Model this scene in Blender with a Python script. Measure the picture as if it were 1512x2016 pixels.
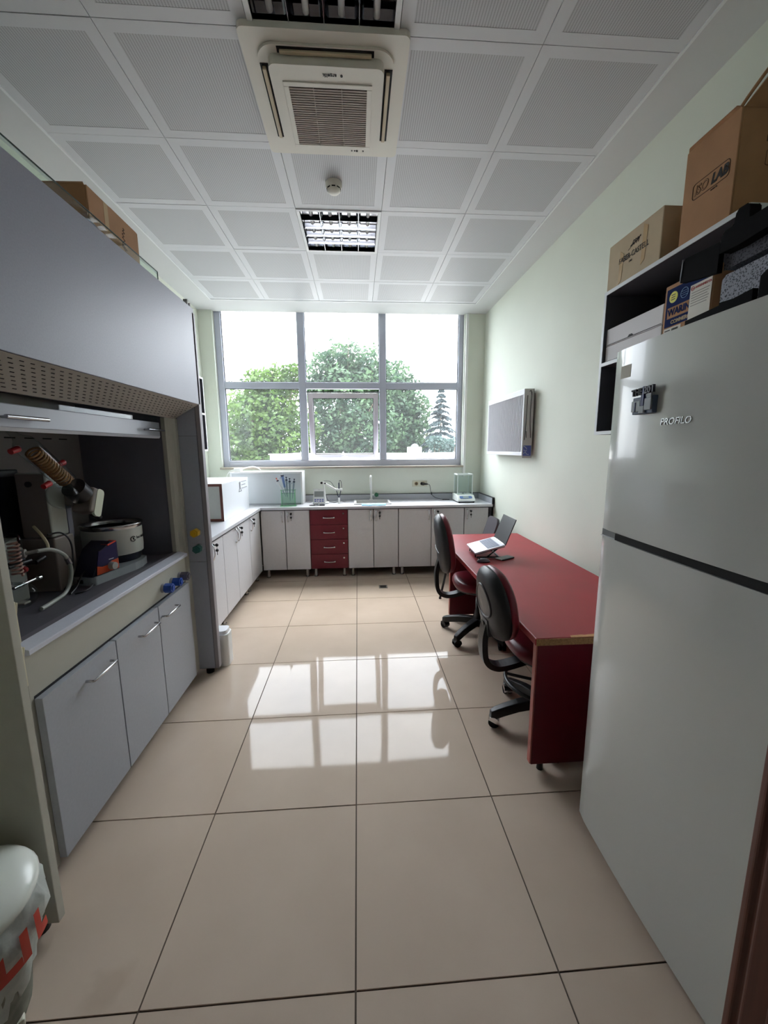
import bpy, bmesh, math, random
from mathutils import Vector, Matrix, Euler

random.seed(11)
PI = math.pi
scene = bpy.context.scene
COL = scene.collection
for o in list(bpy.data.objects):
    bpy.data.objects.remove(o)

# ------------------------------------------------------------------ camera
F_PX, YAW, PITCH, ROLL = 777.02, 0.0653, 0.1605, 0.0065
CAM = Vector((0.0312, -0.8999, 1.5343))
fw = Vector((math.sin(YAW) * math.cos(PITCH), math.cos(YAW) * math.cos(PITCH), -math.sin(PITCH)))
r0 = Vector((math.cos(YAW), -math.sin(YAW), 0))
d0 = fw.cross(r0)
rr = r0 * math.cos(ROLL) + d0 * math.sin(ROLL)
dd = d0 * math.cos(ROLL) - r0 * math.sin(ROLL)
cd = bpy.data.cameras.new('camera')
cd.sensor_fit = 'VERTICAL'
cd.sensor_height = 36.0
cd.lens = F_PX / 2016 * 36.0
cd.clip_start = 0.05
cd.clip_end = 500
cam = bpy.data.objects.new('camera', cd)
COL.objects.link(cam)
mw = Matrix((rr, -dd, -fw)).transposed().to_4x4()
mw.translation = CAM
cam.matrix_world = mw
scene.camera = cam

# ------------------------------------------------------------------ world: bright overcast sky
SKY = 23.0      # zenith
world = bpy.data.worlds.new('world')
scene.world = world
world.use_nodes = True
nt = world.node_tree
nt.nodes.clear()
wo = nt.nodes.new('ShaderNodeOutputWorld')
bg = nt.nodes.new('ShaderNodeBackground')
tc = nt.nodes.new('ShaderNodeTexCoord')
mp = nt.nodes.new('ShaderNodeMapping')
mp.inputs['Scale'].default_value = (1.0, 1.0, 2.6)
nz = nt.nodes.new('ShaderNodeTexNoise')
nz.inputs['Scale'].default_value = 2.4
nz.inputs['Detail'].default_value = 5
rp = nt.nodes.new('ShaderNodeValToRGB')
rp.color_ramp.elements[0].position = 0.35
rp.color_ramp.elements[0].color = (0.76, 0.83, 0.94, 1)
rp.color_ramp.elements[1].position = 0.62
rp.color_ramp.elements[1].color = (0.965, 0.972, 1.0, 1)
nt.links.new(tc.outputs['Generated'], mp.inputs['Vector'])
nt.links.new(mp.outputs['Vector'], nz.inputs['Vector'])
nt.links.new(nz.outputs['Fac'], rp.inputs['Fac'])
# standard overcast luminance: (1 + 2 sin(elevation)) / 3 of the zenith value
sx = nt.nodes.new('ShaderNodeSeparateXYZ')
nt.links.new(tc.outputs['Generated'], sx.inputs['Vector'])
mxz = nt.nodes.new('ShaderNodeMath'); mxz.operation = 'MAXIMUM'; mxz.inputs[1].default_value = 0.0
nt.links.new(sx.outputs['Z'], mxz.inputs[0])
ov = nt.nodes.new('ShaderNodeMath'); ov.operation = 'MULTIPLY_ADD'
ov.inputs[1].default_value = 2.0*SKY/3; ov.inputs[2].default_value = SKY/3
nt.links.new(mxz.outputs[0], ov.inputs[0])
nt.links.new(rp.outputs['Color'], bg.inputs['Color'])
nt.links.new(ov.outputs[0], bg.inputs['Strength'])
nt.links.new(bg.outputs['Background'], wo.inputs['Surface'])

# high hazy sun behind thin cloud: a wide, soft disc
sl = bpy.data.lights.new('hazy_sun', 'SUN')
sl.energy = 4.3
sl.angle = math.radians(30)
sl.color = (1.0, 0.965, 0.90)
so_ = bpy.data.objects.new('hazy_sun', sl)
COL.objects.link(so_)
SUN_EL, SUN_AZ = math.radians(66), math.radians(12)
sdv = Vector((math.cos(SUN_EL)*math.sin(SUN_AZ), math.cos(SUN_EL)*math.cos(SUN_AZ), math.sin(SUN_EL)))
so_.rotation_euler = sdv.to_track_quat('Z', 'Y').to_euler()
so_.location = (6, 30, 40)

scene.view_settings.view_transform = 'Standard'
scene.view_settings.look = 'None'
scene.view_settings.gamma = 1.0
scene.view_settings.use_curve_mapping = False
scene.view_settings.exposure = 0.1
scene.cycles.max_bounces = 14
scene.cycles.diffuse_bounces = 9
scene.cycles.transparent_max_bounces = 16

# ------------------------------------------------------------------ helpers
def lin(c):
    c = c / 255.0
    return c / 12.92 if c <= 0.04045 else ((c + 0.055) / 1.055) ** 2.4

def rgb(r, g, b):
    return (lin(r), lin(g), lin(b), 1.0)

MATS = {}
def mat(name, col=None, rough=0.5, metal=0.0, var=0.0, vscale=8.0, bump=0.0, bscale=40.0, spec=0.5, coat=0.0, trans=0.0, ior=1.45, stretch=None):
    if name in MATS:
        return MATS[name]
    m = bpy.data.materials.new(name)
    m.use_nodes = True
    t = m.node_tree
    b = t.nodes['Principled BSDF']
    c = rgb(*col)
    b.inputs['Base Color'].default_value = c
    b.inputs['Roughness'].default_value = rough
    b.inputs['Metallic'].default_value = metal
    b.inputs['Specular IOR Level'].default_value = spec
    b.inputs['Coat Weight'].default_value = coat
    b.inputs['Transmission Weight'].default_value = trans
    b.inputs['IOR'].default_value = ior
    if var or bump:
        tx = t.nodes.new('ShaderNodeTexCoord')
        src = tx.outputs['Object']
        if stretch:
            mm = t.nodes.new('ShaderNodeMapping')
            mm.inputs['Scale'].default_value = stretch
            t.links.new(src, mm.inputs['Vector'])
            src = mm.outputs['Vector']
    if var:
        n = t.nodes.new('ShaderNodeTexNoise')
        n.inputs['Scale'].default_value = vscale
        n.inputs['Detail'].default_value = 4
        t.links.new(src, n.inputs['Vector'])
        cr = t.nodes.new('ShaderNodeValToRGB')
        cr.color_ramp.elements[0].position = 0.3
        cr.color_ramp.elements[1].position = 0.7
        cr.color_ramp.elements[0].color = tuple(max(0, x * (1 - var)) for x in c[:3]) + (1,)
        cr.color_ramp.elements[1].color = tuple(min(1, x * (1 + var)) for x in c[:3]) + (1,)
        t.links.new(n.outputs['Fac'], cr.inputs['Fac'])
        t.links.new(cr.outputs['Color'], b.inputs['Base Color'])
    if bump:
        n2 = t.nodes.new('ShaderNodeTexNoise')
        n2.inputs['Scale'].default_value = bscale
        n2.inputs['Detail'].default_value = 3
        t.links.new(src, n2.inputs['Vector'])
        bp = t.nodes.new('ShaderNodeBump')
        bp.inputs['Strength'].default_value = bump
        bp.inputs['Distance'].default_value = 0.01
        t.links.new(n2.outputs['Fac'], bp.inputs['Height'])
        t.links.new(bp.outputs['Normal'], b.inputs['Normal'])
    MATS[name] = m
    return m

def thin_glass(name, tint=(235, 245, 242), refl=0.06, glare_veil=0.0, rough=0.0, fres=1.45):
    """thin sheet: clear transmission plus a Fresnel reflection, optional veil imitating glare"""
    if name in MATS:
        return MATS[name]
    m = bpy.data.materials.new(name)
    m.use_nodes = True
    t = m.node_tree
    t.nodes.clear()
    out = t.nodes.new('ShaderNodeOutputMaterial')
    tr = t.nodes.new('ShaderNodeBsdfTransparent')
    tr.inputs['Color'].default_value = rgb(*tint)
    gl = t.nodes.new('ShaderNodeBsdfGlossy')
    gl.inputs['Roughness'].default_value = rough
    # Schlick reflectance of a thin sheet, the same from both sides
    lw = t.nodes.new('ShaderNodeLayerWeight')
    lw.inputs['Blend'].default_value = 0.5
    pw = t.nodes.new('ShaderNodeMath'); pw.operation = 'POWER'; pw.inputs[1].default_value = 5.0
    t.links.new(lw.outputs['Facing'], pw.inputs[0])
    rf = t.nodes.new('ShaderNodeMath'); rf.operation = 'MULTIPLY_ADD'
    r0_ = ((fres-1)/(fres+1))**2
    rf.inputs[1].default_value = 1-r0_; rf.inputs[2].default_value = r0_
    t.links.new(pw.outputs[0], rf.inputs[0])
    mx = t.nodes.new('ShaderNodeMixShader')
    t.links.new(rf.outputs[0], mx.inputs['Fac'])
    t.links.new(tr.outputs['BSDF'], mx.inputs[1])
    t.links.new(gl.outputs['BSDF'], mx.inputs[2])
    last = mx.outputs['Shader']
    if glare_veil:  # translucent white mixed in to imitate veiling glare
        df = t.nodes.new('ShaderNodeBsdfTranslucent')
        df.inputs['Color'].default_value = (0.9, 0.93, 0.95, 1)
        m2 = t.nodes.new('ShaderNodeMixShader')
        m2.inputs['Fac'].default_value = glare_veil
        t.links.new(last, m2.inputs[1])
        t.links.new(df.outputs['BSDF'], m2.inputs[2])
        last = m2.outputs['Shader']
    t.links.new(last, out.inputs['Surface'])
    MATS[name] = m
    return m

def frame(o, x, y):
    x = Vector(x).normalized()
    z = x.cross(Vector(y)).normalized()
    y = z.cross(x)
    m = Matrix((x, y, z)).transposed().to_4x4()
    m.translation = Vector(o)
    return m

ORG = {}
class MB:
    def __init__(s):
        s.v = []; s.f = []; s.mi = []; s.sm = []
        s.X = None
    def add(s, vs, fs, mi=0, smooth=False, M=None):
        k = len(s.v)
        for p in vs:
            p = Vector(p)
            if M is not None: p = M @ p
            if s.X is not None: p = s.X @ p
            s.v.append(p)
        for f in fs:
            s.f.append([i + k for i in f]); s.mi.append(mi); s.sm.append(smooth)
        return s
    def box(s, x0, x1, y0, y1, z0, z1, mi=0, M=None):
        vs = [(x0,y0,z0),(x1,y0,z0),(x1,y1,z0),(x0,y1,z0),(x0,y0,z1),(x1,y0,z1),(x1,y1,z1),(x0,y1,z1)]
        return s.add(vs, [(0,3,2,1),(4,5,6,7),(0,1,5,4),(1,2,6,5),(2,3,7,6),(3,0,4,7)], mi, False, M)
    def prism(s, poly, axis, a, b, mi=0, smooth=False, M=None):
        """poly of 2D points in the plane across the axis: x->(y,z)  y->(x,z)  z->(x,y)"""
        n = len(poly)
        def P(p, t):
            return {'x': (t, p[0], p[1]), 'y': (p[0], t, p[1]), 'z': (p[0], p[1], t)}[axis]
        vs = [P(p, a) for p in poly] + [P(p, b) for p in poly]
        s.add(vs, [tuple(range(n - 1, -1, -1)), tuple(range(n, 2 * n))], mi, False, M)
        return s.add(vs, [(i, (i + 1) % n, n + (i + 1) % n, n + i) for i in range(n)], mi, smooth, M)
    def cyl(s, p0, p1, ra, rb=None, n=16, mi=0, caps=True, smooth=True):
        rb = ra if rb is None else rb
        p0 = Vector(p0); p1 = Vector(p1)
        z = (p1 - p0).normalized()
        x = z.orthogonal().normalized(); y = z.cross(x)
        c = [(math.cos(2*PI*i/n), math.sin(2*PI*i/n)) for i in range(n)]
        vs = [p0 + (x*a + y*b)*ra for a, b in c] + [p1 + (x*a + y*b)*rb for a, b in c]
        s.add(vs, [(i, (i+1) % n, n+(i+1) % n, n+i) for i in range(n)], mi, smooth)
        if caps:
            s.add(vs, [tuple(range(n-1, -1, -1)), tuple(range(n, 2*n))], mi, False)
        return s
    def lathe(s, prof, c=(0, 0, 0), n=24, mi=0, M=None, smooth=True):
        vs = []
        for r, z in prof:
            for i in range(n):
                vs.append((c[0] + r*math.cos(2*PI*i/n), c[1] + r*math.sin(2*PI*i/n), c[2] + z))
        fs = []
        for k in range(len(prof)-1):
            for i in range(n):
                fs.append((k*n+i, k*n+(i+1) % n, (k+1)*n+(i+1) % n, (k+1)*n+i))
        s.add(vs, fs, mi, smooth, M)
        if prof[0][0] > 1e-4: s.add(vs[:n], [tuple(range(n-1, -1, -1))], mi, False, M)
        if prof[-1][0] > 1e-4: s.add(vs[-n:], [tuple(range(n))], mi, False, M)
        return s
    def tube(s, pts, r, n=8, mi=0, closed=False, caps=True):
        P = [Vector(p) for p in pts]
        m = len(P)
        R = r if isinstance(r, (list, tuple)) else [r]*m
        up = None; vs = []
        for i in range(m):
            a = P[(i-1) % m] if (closed or i > 0) else P[i]
            b = P[(i+1) % m] if (closed or i < m-1) else P[i]
            t = (b - a).normalized()
            if up is None: up = t.orthogonal().normalized()
            up = (up - t*up.dot(t))
            up = up.normalized() if up.length > 1e-6 else t.orthogonal().normalized()
            w = t.cross(up)
            for k in range(n):
                an = 2*PI*k/n
                vs.append(P[i] + (up*math.cos(an) + w*math.sin(an))*R[i])
        fs = []
        for i in range(m if closed else m-1):
            j = (i+1) % m
            for k in range(n):
                fs.append((i*n+k, i*n+(k+1) % n, j*n+(k+1) % n, j*n+k))
        s.add(vs, fs, mi, True)
        if caps and not closed:
            s.add(vs[:n], [tuple(range(n-1, -1, -1))], mi); s.add(vs[-n:], [tuple(range(n))], mi)
        return s
    def sphere(s, c, r, n=16, m=10, mi=0, sc=(1, 1, 1)):
        pr = []
        for i in range(m+1):
            a = -PI/2 + PI*i/m
            pr.append((max(1e-5, math.cos(a))*r, math.sin(a)*r))
        M = Matrix.Translation(Vector(c)) @ Matrix.Diagonal((sc[0], sc[1], sc[2], 1))
        return s.lathe(pr, (0, 0, 0), n, mi, M)
    def build(s, name, mats, parent=None, bevel=0.0, seg=2, label=None, keep=False):
        me = bpy.data.meshes.new(name)
        vs = s.v
        loc = Vector((0, 0, 0))
        if parent is not None:
            og = ORG.get(parent.as_pointer(), Vector((0, 0, 0)))
            vs = [p - og for p in vs]
        elif not keep:
            xs = [p.x for p in vs]; ys = [p.y for p in vs]; zs = [p.z for p in vs]
            loc = Vector(((min(xs)+max(xs))/2, (min(ys)+max(ys))/2, min(zs)))
            vs = [p - loc for p in vs]
        me.from_pydata([tuple(p) for p in vs], [], s.f)
        if not isinstance(mats, (list, tuple)): mats = [mats]
        for m in mats: me.materials.append(m)
        me.polygons.foreach_set('material_index', s.mi)
        me.polygons.foreach_set('use_smooth', s.sm)
        me.update()
        o = bpy.data.objects.new(name, me)
        COL.objects.link(o)
        o.location = loc
        if parent is not None:
            o.parent = parent
            ORG[o.as_pointer()] = ORG.get(parent.as_pointer(), Vector((0, 0, 0)))
        else:
            ORG[o.as_pointer()] = loc
        if bevel:
            b = o.modifiers.new('bevel', 'BEVEL')
            b.width = bevel; b.segments = seg; b.limit_method = 'ANGLE'; b.angle_limit = math.radians(40)
            b.harden_normals = False
        if label: o['label'] = label
        return o

def bx(name, m, parent, x0, x1, y0, y1, z0, z1, bevel=0.0, **k):
    return MB().box(x0, x1, y0, y1, z0, z1).build(name, m, parent, bevel, **k)

def tag(o, label, cat, group=None):
    o['label'] = label; o['category'] = cat
    if group: o['group'] = group
    return o

def thing(name, label, cat, loc=(0, 0, 0), rz=0.0, group=None, local=False):
    o = bpy.data.objects.new(name, None)
    COL.objects.link(o)
    o.empty_display_size = 0.05
    o.location = loc
    o.rotation_euler = (0, 0, rz)
    ORG[o.as_pointer()] = Vector((0, 0, 0)) if local else Vector(loc)
    return tag(o, label, cat, group)

def struct(o):
    o['kind'] = 'structure'
    return o

def copy_tree(o, parent=None):
    c = o.copy(); COL.objects.link(c); c.parent = parent
    for ch in list(o.children): copy_tree(ch, c)
    return c

def text(s, size, M, m, name, parent, bold=0.0, extrude=0.0006, shear=0.0, sx=1.0, label=None):
    cu = bpy.data.curves.new('t', 'FONT')
    cu.body = s; cu.size = size; cu.extrude = extrude; cu.offset = bold; cu.shear = shear
    cu.align_x = 'CENTER'; cu.align_y = 'CENTER'; cu.resolution_u = 3
    t = bpy.data.objects.new('t', cu); COL.objects.link(t)
    dg = bpy.context.evaluated_depsgraph_get()
    me = bpy.data.meshes.new_from_object(t.evaluated_get(dg))
    bpy.data.objects.remove(t); bpy.data.curves.remove(cu)
    b = MB()
    S = Matrix.Diagonal((sx, 1, 1, 1))
    b.add([M @ (S @ v.co) for v in me.vertices], [list(p.vertices) for p in me.polygons])
    bpy.data.meshes.remove(me)
    return b.build(name, m, parent, label=label)

def rrect(w, h, r, n=5, c=(0, 0)):
    p = []
    for cx, cy, a in ((w/2-r, h/2-r, 0), (-w/2+r, h/2-r, PI/2), (-w/2+r, -h/2+r, PI), (w/2-r, -h/2+r, 1.5*PI)):
        for i in range(n+1):
            t = a + PI/2*i/n
            p.append((c[0]+cx+r*math.cos(t), c[1]+cy+r*math.sin(t)))
    return p

def bez(p, n=16):
    """Catmull-Rom through the points"""
    P = [Vector(q) for q in p]
    P = [P[0]*2-P[1]] + P + [P[-1]*2-P[-2]]
    out = []
    for i in range(1, len(P)-2):
        for k in range(n):
            t = k/n
            a, b, c, d = P[i-1], P[i], P[i+1], P[i+2]
            out.append(0.5*((2*b)+(c-a)*t+(2*a-5*b+4*c-d)*t*t+(3*b-a-3*c+d)*t**3))
    out.append(P[-2])
    return out

# ------------------------------------------------------------------ materials
WALL = mat('wall_paint', (216, 220, 208), 0.75, var=0.03, vscale=1.5, bump=0.05, bscale=120)
PLASTER = mat('ceiling_plaster', (206, 207, 208), 0.85, var=0.02, vscale=2)
WHITE = mat('white_plastic', (232, 232, 230), 0.35)
WHITEM = mat('white_metal', (228, 230, 232), 0.4)
GROUT = mat('grout', (92, 80, 70), 0.9)
STEEL = mat('steel', (190, 190, 192), 0.22, 1.0)
CHROME = mat('chrome', (225, 225, 228), 0.06, 1.0)
BLACK = mat('black_plastic', (22, 22, 25), 0.38)
RUBBER = mat('black_rubber', (16, 16, 19), 0.8, spec=0.12)
DARK = mat('recess_shade', (14, 14, 16), 0.8)  # near-black colour stands in for the shade inside slots and recesses
LAM = mat('light_grey_laminate', (214, 212, 215), 0.42, var=0.02, vscale=60)
LAMEDGE = mat('grey_laminate_edge', (120, 118, 118), 0.5)
COUNTER = mat('countertop_laminate', (212, 212, 218), 0.3, var=0.02, vscale=80)
REDLAM = mat('dark_red_laminate', (112, 26, 42), 0.4, var=0.05, vscale=30)
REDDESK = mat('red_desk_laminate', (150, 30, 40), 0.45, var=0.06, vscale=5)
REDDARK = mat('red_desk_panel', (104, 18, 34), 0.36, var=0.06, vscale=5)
HOODF = mat('hood_grey_blue', (146, 148, 162), 0.42, var=0.04, vscale=160, bump=0.04, bscale=300)
HOODG = mat('hood_dark_grey', (130, 132, 140), 0.45, var=0.03, vscale=100)
HOODIN = mat('hood_inner_charcoal', (120, 120, 132), 0.5, var=0.04, vscale=6)
HOODBK = mat('hood_back_grey', (140, 136, 134), 0.55, var=0.04, vscale=6)
HOODSIDE = mat('hood_side_taupe', (190, 188, 176), 0.5, var=0.03, vscale=20)
CREAM = mat('hood_cream_frame', (178, 177, 166), 0.45)
DOORG = mat('hood_door_grey', (166, 170, 178), 0.4, var=0.03, vscale=80)
LIPM = mat('hood_lip_silver', (205, 208, 220), 0.35, var=0.03, vscale=120)
CARD = mat('cardboard', (168, 126, 92), 0.85, var=0.07, vscale=9, bump=0.08, bscale=25)
CARDL = mat('cardboard_pale', (186, 168, 142), 0.85, var=0.06, vscale=9)
CARDD = mat('cardboard_inside', (128, 92, 66), 0.9)
INK = mat('black_ink', (34, 32, 34), 0.7)
INKB = mat('brown_ink', (74, 50, 38), 0.8)
TAPE = mat('brown_tape', (178, 148, 104), 0.35)
ALU = mat('window_aluminium', (188, 192, 206), 0.45, 0.0)
SASH = mat('sash_frame', (214, 208, 214), 0.4)
FRIDGE = mat('fridge_silver_white', (206, 208, 204), 0.16, 0.0, bump=0.035, bscale=3.0, coat=0.3)
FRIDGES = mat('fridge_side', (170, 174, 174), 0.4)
GLASSW = thin_glass('window_glass', (250, 252, 252), glare_veil=0.010)  # faint veil put into the panes as glare haze
CLEAR = thin_glass('clear_glass', (246, 250, 250), fres=1.22)
ACRYL = thin_glass('clear_acrylic', (240, 247, 244), fres=1.3)
GREENA = thin_glass('green_acrylic', (236, 250, 240), fres=1.25)
TUBEP = mat('silicone_hose', (196, 200, 190), 0.35, trans=0.35)
WOODBR = mat('brown_door_wood', (86, 46, 34), 0.5, var=0.2, vscale=6, stretch=(14, 14, 1))
BROWNE = mat('brown_edge_band', (112, 66, 56), 0.5)
# ================================================================== STRUCTURE
XL, XR, YB, YF = -1.85, 1.665, 4.28, -0.275
ZC = 3.1836

# ---- floor tiles
STAIN = (-0.72, 0.06, 0.0)
def tile_mat():
    m = bpy.data.materials.new('floor_tile')
    m.use_nodes = True
    t = m.node_tree
    b = t.nodes['Principled BSDF']
    tx = t.nodes.new('ShaderNodeTexCoord')
    n = t.nodes.new('ShaderNodeTexNoise'); n.inputs['Scale'].default_value = 3.0; n.inputs['Detail'].default_value = 6
    geo = t.nodes.new('ShaderNodeNewGeometry')
    t.links.new(geo.outputs['Position'], n.inputs['Vector'])
    cr = t.nodes.new('ShaderNodeValToRGB')
    cr.color_ramp.elements[0].position = 0.3; cr.color_ramp.elements[0].color = rgb(196, 178, 161)
    cr.color_ramp.elements[1].position = 0.7; cr.color_ramp.elements[1].color = rgb(205, 187, 170)
    t.links.new(n.outputs['Fac'], cr.inputs['Fac'])
    # one old brownish stain near the waste bin, with a ragged outline
    ds = t.nodes.new('ShaderNodeVectorMath'); ds.operation = 'DISTANCE'; ds.inputs[1].default_value = STAIN
    t.links.new(geo.outputs['Position'], ds.inputs[0])
    n3 = t.nodes.new('ShaderNodeTexNoise'); n3.inputs['Scale'].default_value = 14.0
    t.links.new(geo.outputs['Position'], n3.inputs['Vector'])
    sm = t.nodes.new('ShaderNodeMath'); sm.operation = 'MULTIPLY_ADD'; sm.inputs[1].default_value = 0.11
    t.links.new(n3.outputs['Fac'], sm.inputs[0]); t.links.new(ds.outputs['Value'], sm.inputs[2])
    sr = t.nodes.new('ShaderNodeValToRGB')
    sr.color_ramp.elements[0].position = 0.085; sr.color_ramp.elements[0].color = (0.16, 0.16, 0.16, 1)
    sr.color_ramp.elements[1].position = 0.125; sr.color_ramp.elements[1].color = (0, 0, 0, 1)
    t.links.new(sm.outputs[0], sr.inputs['Fac'])
    mxs = t.nodes.new('ShaderNodeMix'); mxs.data_type = 'RGBA'
    t.links.new(sr.outputs['Color'], mxs.inputs['Factor'])
    t.links.new(cr.outputs['Color'], mxs.inputs['A']); mxs.inputs['B'].default_value = rgb(120, 92, 62)
    t.links.new(mxs.outputs['Result'], b.inputs['Base Color'])
    b.inputs['Roughness'].default_value = 0.045
    b.inputs['Specular IOR Level'].default_value = 0.15
    n2 = t.nodes.new('ShaderNodeTexNoise'); n2.inputs['Scale'].default_value = 2.2; n2.inputs['Detail'].default_value = 0.5
    t.links.new(geo.outputs['Position'], n2.inputs['Vector'])
    bp = t.nodes.new('ShaderNodeBump'); bp.inputs['Strength'].default_value = 0.05; bp.inputs['Distance'].default_value = 0.02
    t.links.new(n2.outputs['Fac'], bp.inputs['Height'])
    t.links.new(bp.outputs['Normal'], b.inputs['Normal'])
    return m
TILE = tile_mat()
floor = struct(bx('floor', GROUT, None, -2.4, 2.4, -2.6, YB, -0.14, -0.004, keep=True))
full = None
G = 0.0027
TX0, TX1, TY1 = XL + 0.002, XR - 0.002, YB - 0.002
for i in range(-4, 4):
    for j in range(-5, 8):
        x0, x1, y0, y1 = i*0.6 + G, (i+1)*0.6 - G, j*0.6 + G, (j+1)*0.6 - G
        if y0 > -0.30:
            cx0, cx1, cy1 = max(x0, TX0), min(x1, TX1), min(y1, TY1)
        else:
            cx0, cx1, cy1 = max(x0, -2.39), min(x1, 2.39), y1
        if cx1 - cx0 < 0.02 or cy1 - y0 < 0.02: continue
        whole = (cx0 == x0 and cx1 == x1 and cy1 == y1)
        c = Vector(((cx0+cx1)/2, (y0+cy1)/2, 0))
        if whole and full is not None:
            t = full.copy(); COL.objects.link(t)
        else:
            hx, hy = (cx1-cx0)/2, (cy1-y0)/2
            t = MB().box(-hx, hx, -hy, hy, -0.009, 0).build('tile', TILE, floor)
            if whole: full = t
        t.name = 'tile'
        t.parent = floor
        t.location = c
        t.rotation_euler = (random.uniform(-1, 1)*0.0016, random.uniform(-1, 1)*0.0013, 0)

# ---- walls
struct(bx('wall_left', WALL, None, XL-0.15, XL, YF-0.15, YB+0.3, 0, 3.35, keep=True))
struct(bx('wall_right', WALL, None, XR, XR+0.15, YF-0.15, YB+0.3, 0, 3.35, keep=True))
WX0, WX1, WZ0, WZ1 = -1.69, 1.405, 1.30, 3.30
b = MB()
b.box(XL, XR, YB, YB+0.2, 0, WZ0)
b.box(XL, WX0, YB, YB+0.2, WZ0, 3.35)
b.box(WX1, XR, YB, YB+0.2, WZ0, 3.35)
struct(b.build('wall_back', WALL, keep=True))
b = MB()
DX0, DX1, DZ = -0.86, 0.85, 2.45
b.box(-2.4, DX0, YF-0.15, YF, 0, 3.35)
b.box(DX1, 2.4, YF-0.15, YF, 0, 3.35)
b.box(DX0, DX1, YF-0.15, YF, DZ, 3.35)
struct(b.build('wall_front', WALL, keep=True))
b = MB()
b.box(-2.55, -2.4, -2.6, YF-0.15, 0, 2.9)
b.box(2.4, 2.55, -2.6, YF-0.15, 0, 2.9)
b.box(-2.55, 2.55, -2.75, -2.6, 0, 2.9)  # unseen corridor shell, added so outside sky light cannot leak in
CORR = mat('corridor_dark', (132, 124, 116), 0.8)  # darkened so the unseen corridor bounces less light towards the camera end
struct(b.build('wall_corridor', CORR, keep=True))
struct(bx('ceiling_corridor', CORR, None, -2.55, 2.55, -2.75, YF-0.15, 2.9, 3.0, keep=True))

# ---- brown door frame of the doorway the room is seen through
b = MB()
b.prism([(0.775, -0.435), (DX1, -0.435), (DX1, -0.268), (0.812, -0.268), (0.806, -0.285), (0.812, -0.30), (0.800, -0.31), (0.800, -0.36), (0.775, -0.37)], 'z', 0, DZ)
b.box(0.80, 0.93, -0.455, -0.436, 0, DZ+0.08)
b.box(DX0-0.08, DX0+0.035, -0.455, -0.436, 0, DZ+0.08)
b.box(DX0, DX0+0.035, -0.435, -0.268, 0, DZ)
b.box(DX0+0.035, 0.775, -0.435, -0.268, DZ-0.035, DZ)
struct(b.build('trim_1', WOODBR, bevel=0.004, keep=True))

# ---- ceiling
def perf_mat():
    m = bpy.data.materials.new('perforated_panel')
    m.use_nodes = True
    t = m.node_tree
    b = t.nodes['Principled BSDF']
    tx = t.nodes.new('ShaderNodeTexCoord')
    sp = t.nodes.new('ShaderNodeSeparateXYZ')
    t.links.new(tx.outputs['Object'], sp.inputs['Vector'])
    def wave(sock, pitch):
        a = t.nodes.new('ShaderNodeMath'); a.operation = 'MULTIPLY'; a.inputs[1].default_value = PI/pitch
        t.links.new(sock, a.inputs[0])
        c = t.nodes.new('ShaderNodeMath'); c.operation = 'SINE'
        t.links.new(a.outputs[0], c.inputs[0])
        d = t.nodes.new('ShaderNodeMath'); d.operation = 'MULTIPLY'
        t.links.new(c.outputs[0], d.inputs[0]); t.links.new(c.outputs[0], d.inputs[1])
        return d.outputs[0]
    wx = wave(sp.outputs['X'], 0.0115); wy = wave(sp.outputs['Y'], 0.0058)
    ad = t.nodes.new('ShaderNodeMath'); ad.operation = 'MULTIPLY_ADD'; ad.inputs[1].default_value = 0.45
    t.links.new(wy, ad.inputs[0]); t.links.new(wx, ad.inputs[2])
    cr = t.nodes.new('ShaderNodeValToRGB')
    cr.color_ramp.elements[0].position = 0.40; cr.color_ramp.elements[0].color = rgb(160, 161, 164)
    cr.color_ramp.elements[1].position = 0.62; cr.color_ramp.elements[1].color = rgb(192, 193, 197)
    t.links.new(ad.outputs[0], cr.inputs['Fac'])
    t.links.new(cr.outputs['Color'], b.inputs['Base Color'])
    b.inputs['Roughness'].default_value = 0.55
    return m
PERF = perf_mat()
PANEL = mat('ceiling_panel_white', (206, 207, 211), 0.5)
ceil = struct(bx('ceiling', mat('ceiling_seam', (120, 120, 120), 0.9), None, XL-0.1, XR+0.1, YF-0.15, YB+0.2, 3.235, 3.35, keep=True))
CX0 = -1.5711
CY = [0.3807 + 0.6*k for k in range(-1, 6)] + [3.9285]
b = MB()
b.box(XL, CX0-0.012, YF, YB+0.05, ZC, 3.235)
b.box(CX0+3.012, XR, YF, YB+0.05, ZC, 3.235)
b.box(CX0-0.012, CX0+3.012, 3.9285+0.012, YB+0.05, ZC, 3.235)
b.box(CX0-0.012, CX0+3.012, YF, CY[0]-0.012, ZC, 3.235)
b.build('plaster_border', PLASTER, ceil)
b = MB()   # angle trim round the panel field
b.box(CX0-0.012, CX0, CY[0]-0.012, 3.9405, ZC-0.004, 3.2)
b.box(CX0+3.0, CX0+3.012, CY[0]-0.012, 3.9405, ZC-0.004, 3.2)
b.box(CX0, CX0+3.0, 3.9285, 3.9405, ZC-0.004, 3.2)
b.build('edge_trim', WHITEM, ceil)
def panel_mesh(hy):
    b = MB()
    h = 0.2985; e = 0.052
    b.box(-h, h, -hy, -hy+e, 0, 0.012); b.box(-h, h, hy-e, hy, 0, 0.012)
    b.box(-h, -h+e, -hy+e, hy-e, 0, 0.012); b.box(h-e, h, -hy+e, hy-e, 0, 0.012)
    b.box(-h+e, h-e, -hy+e, hy-e, 0.0008, 0.012, 1)
    return b
proto = {}
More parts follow.
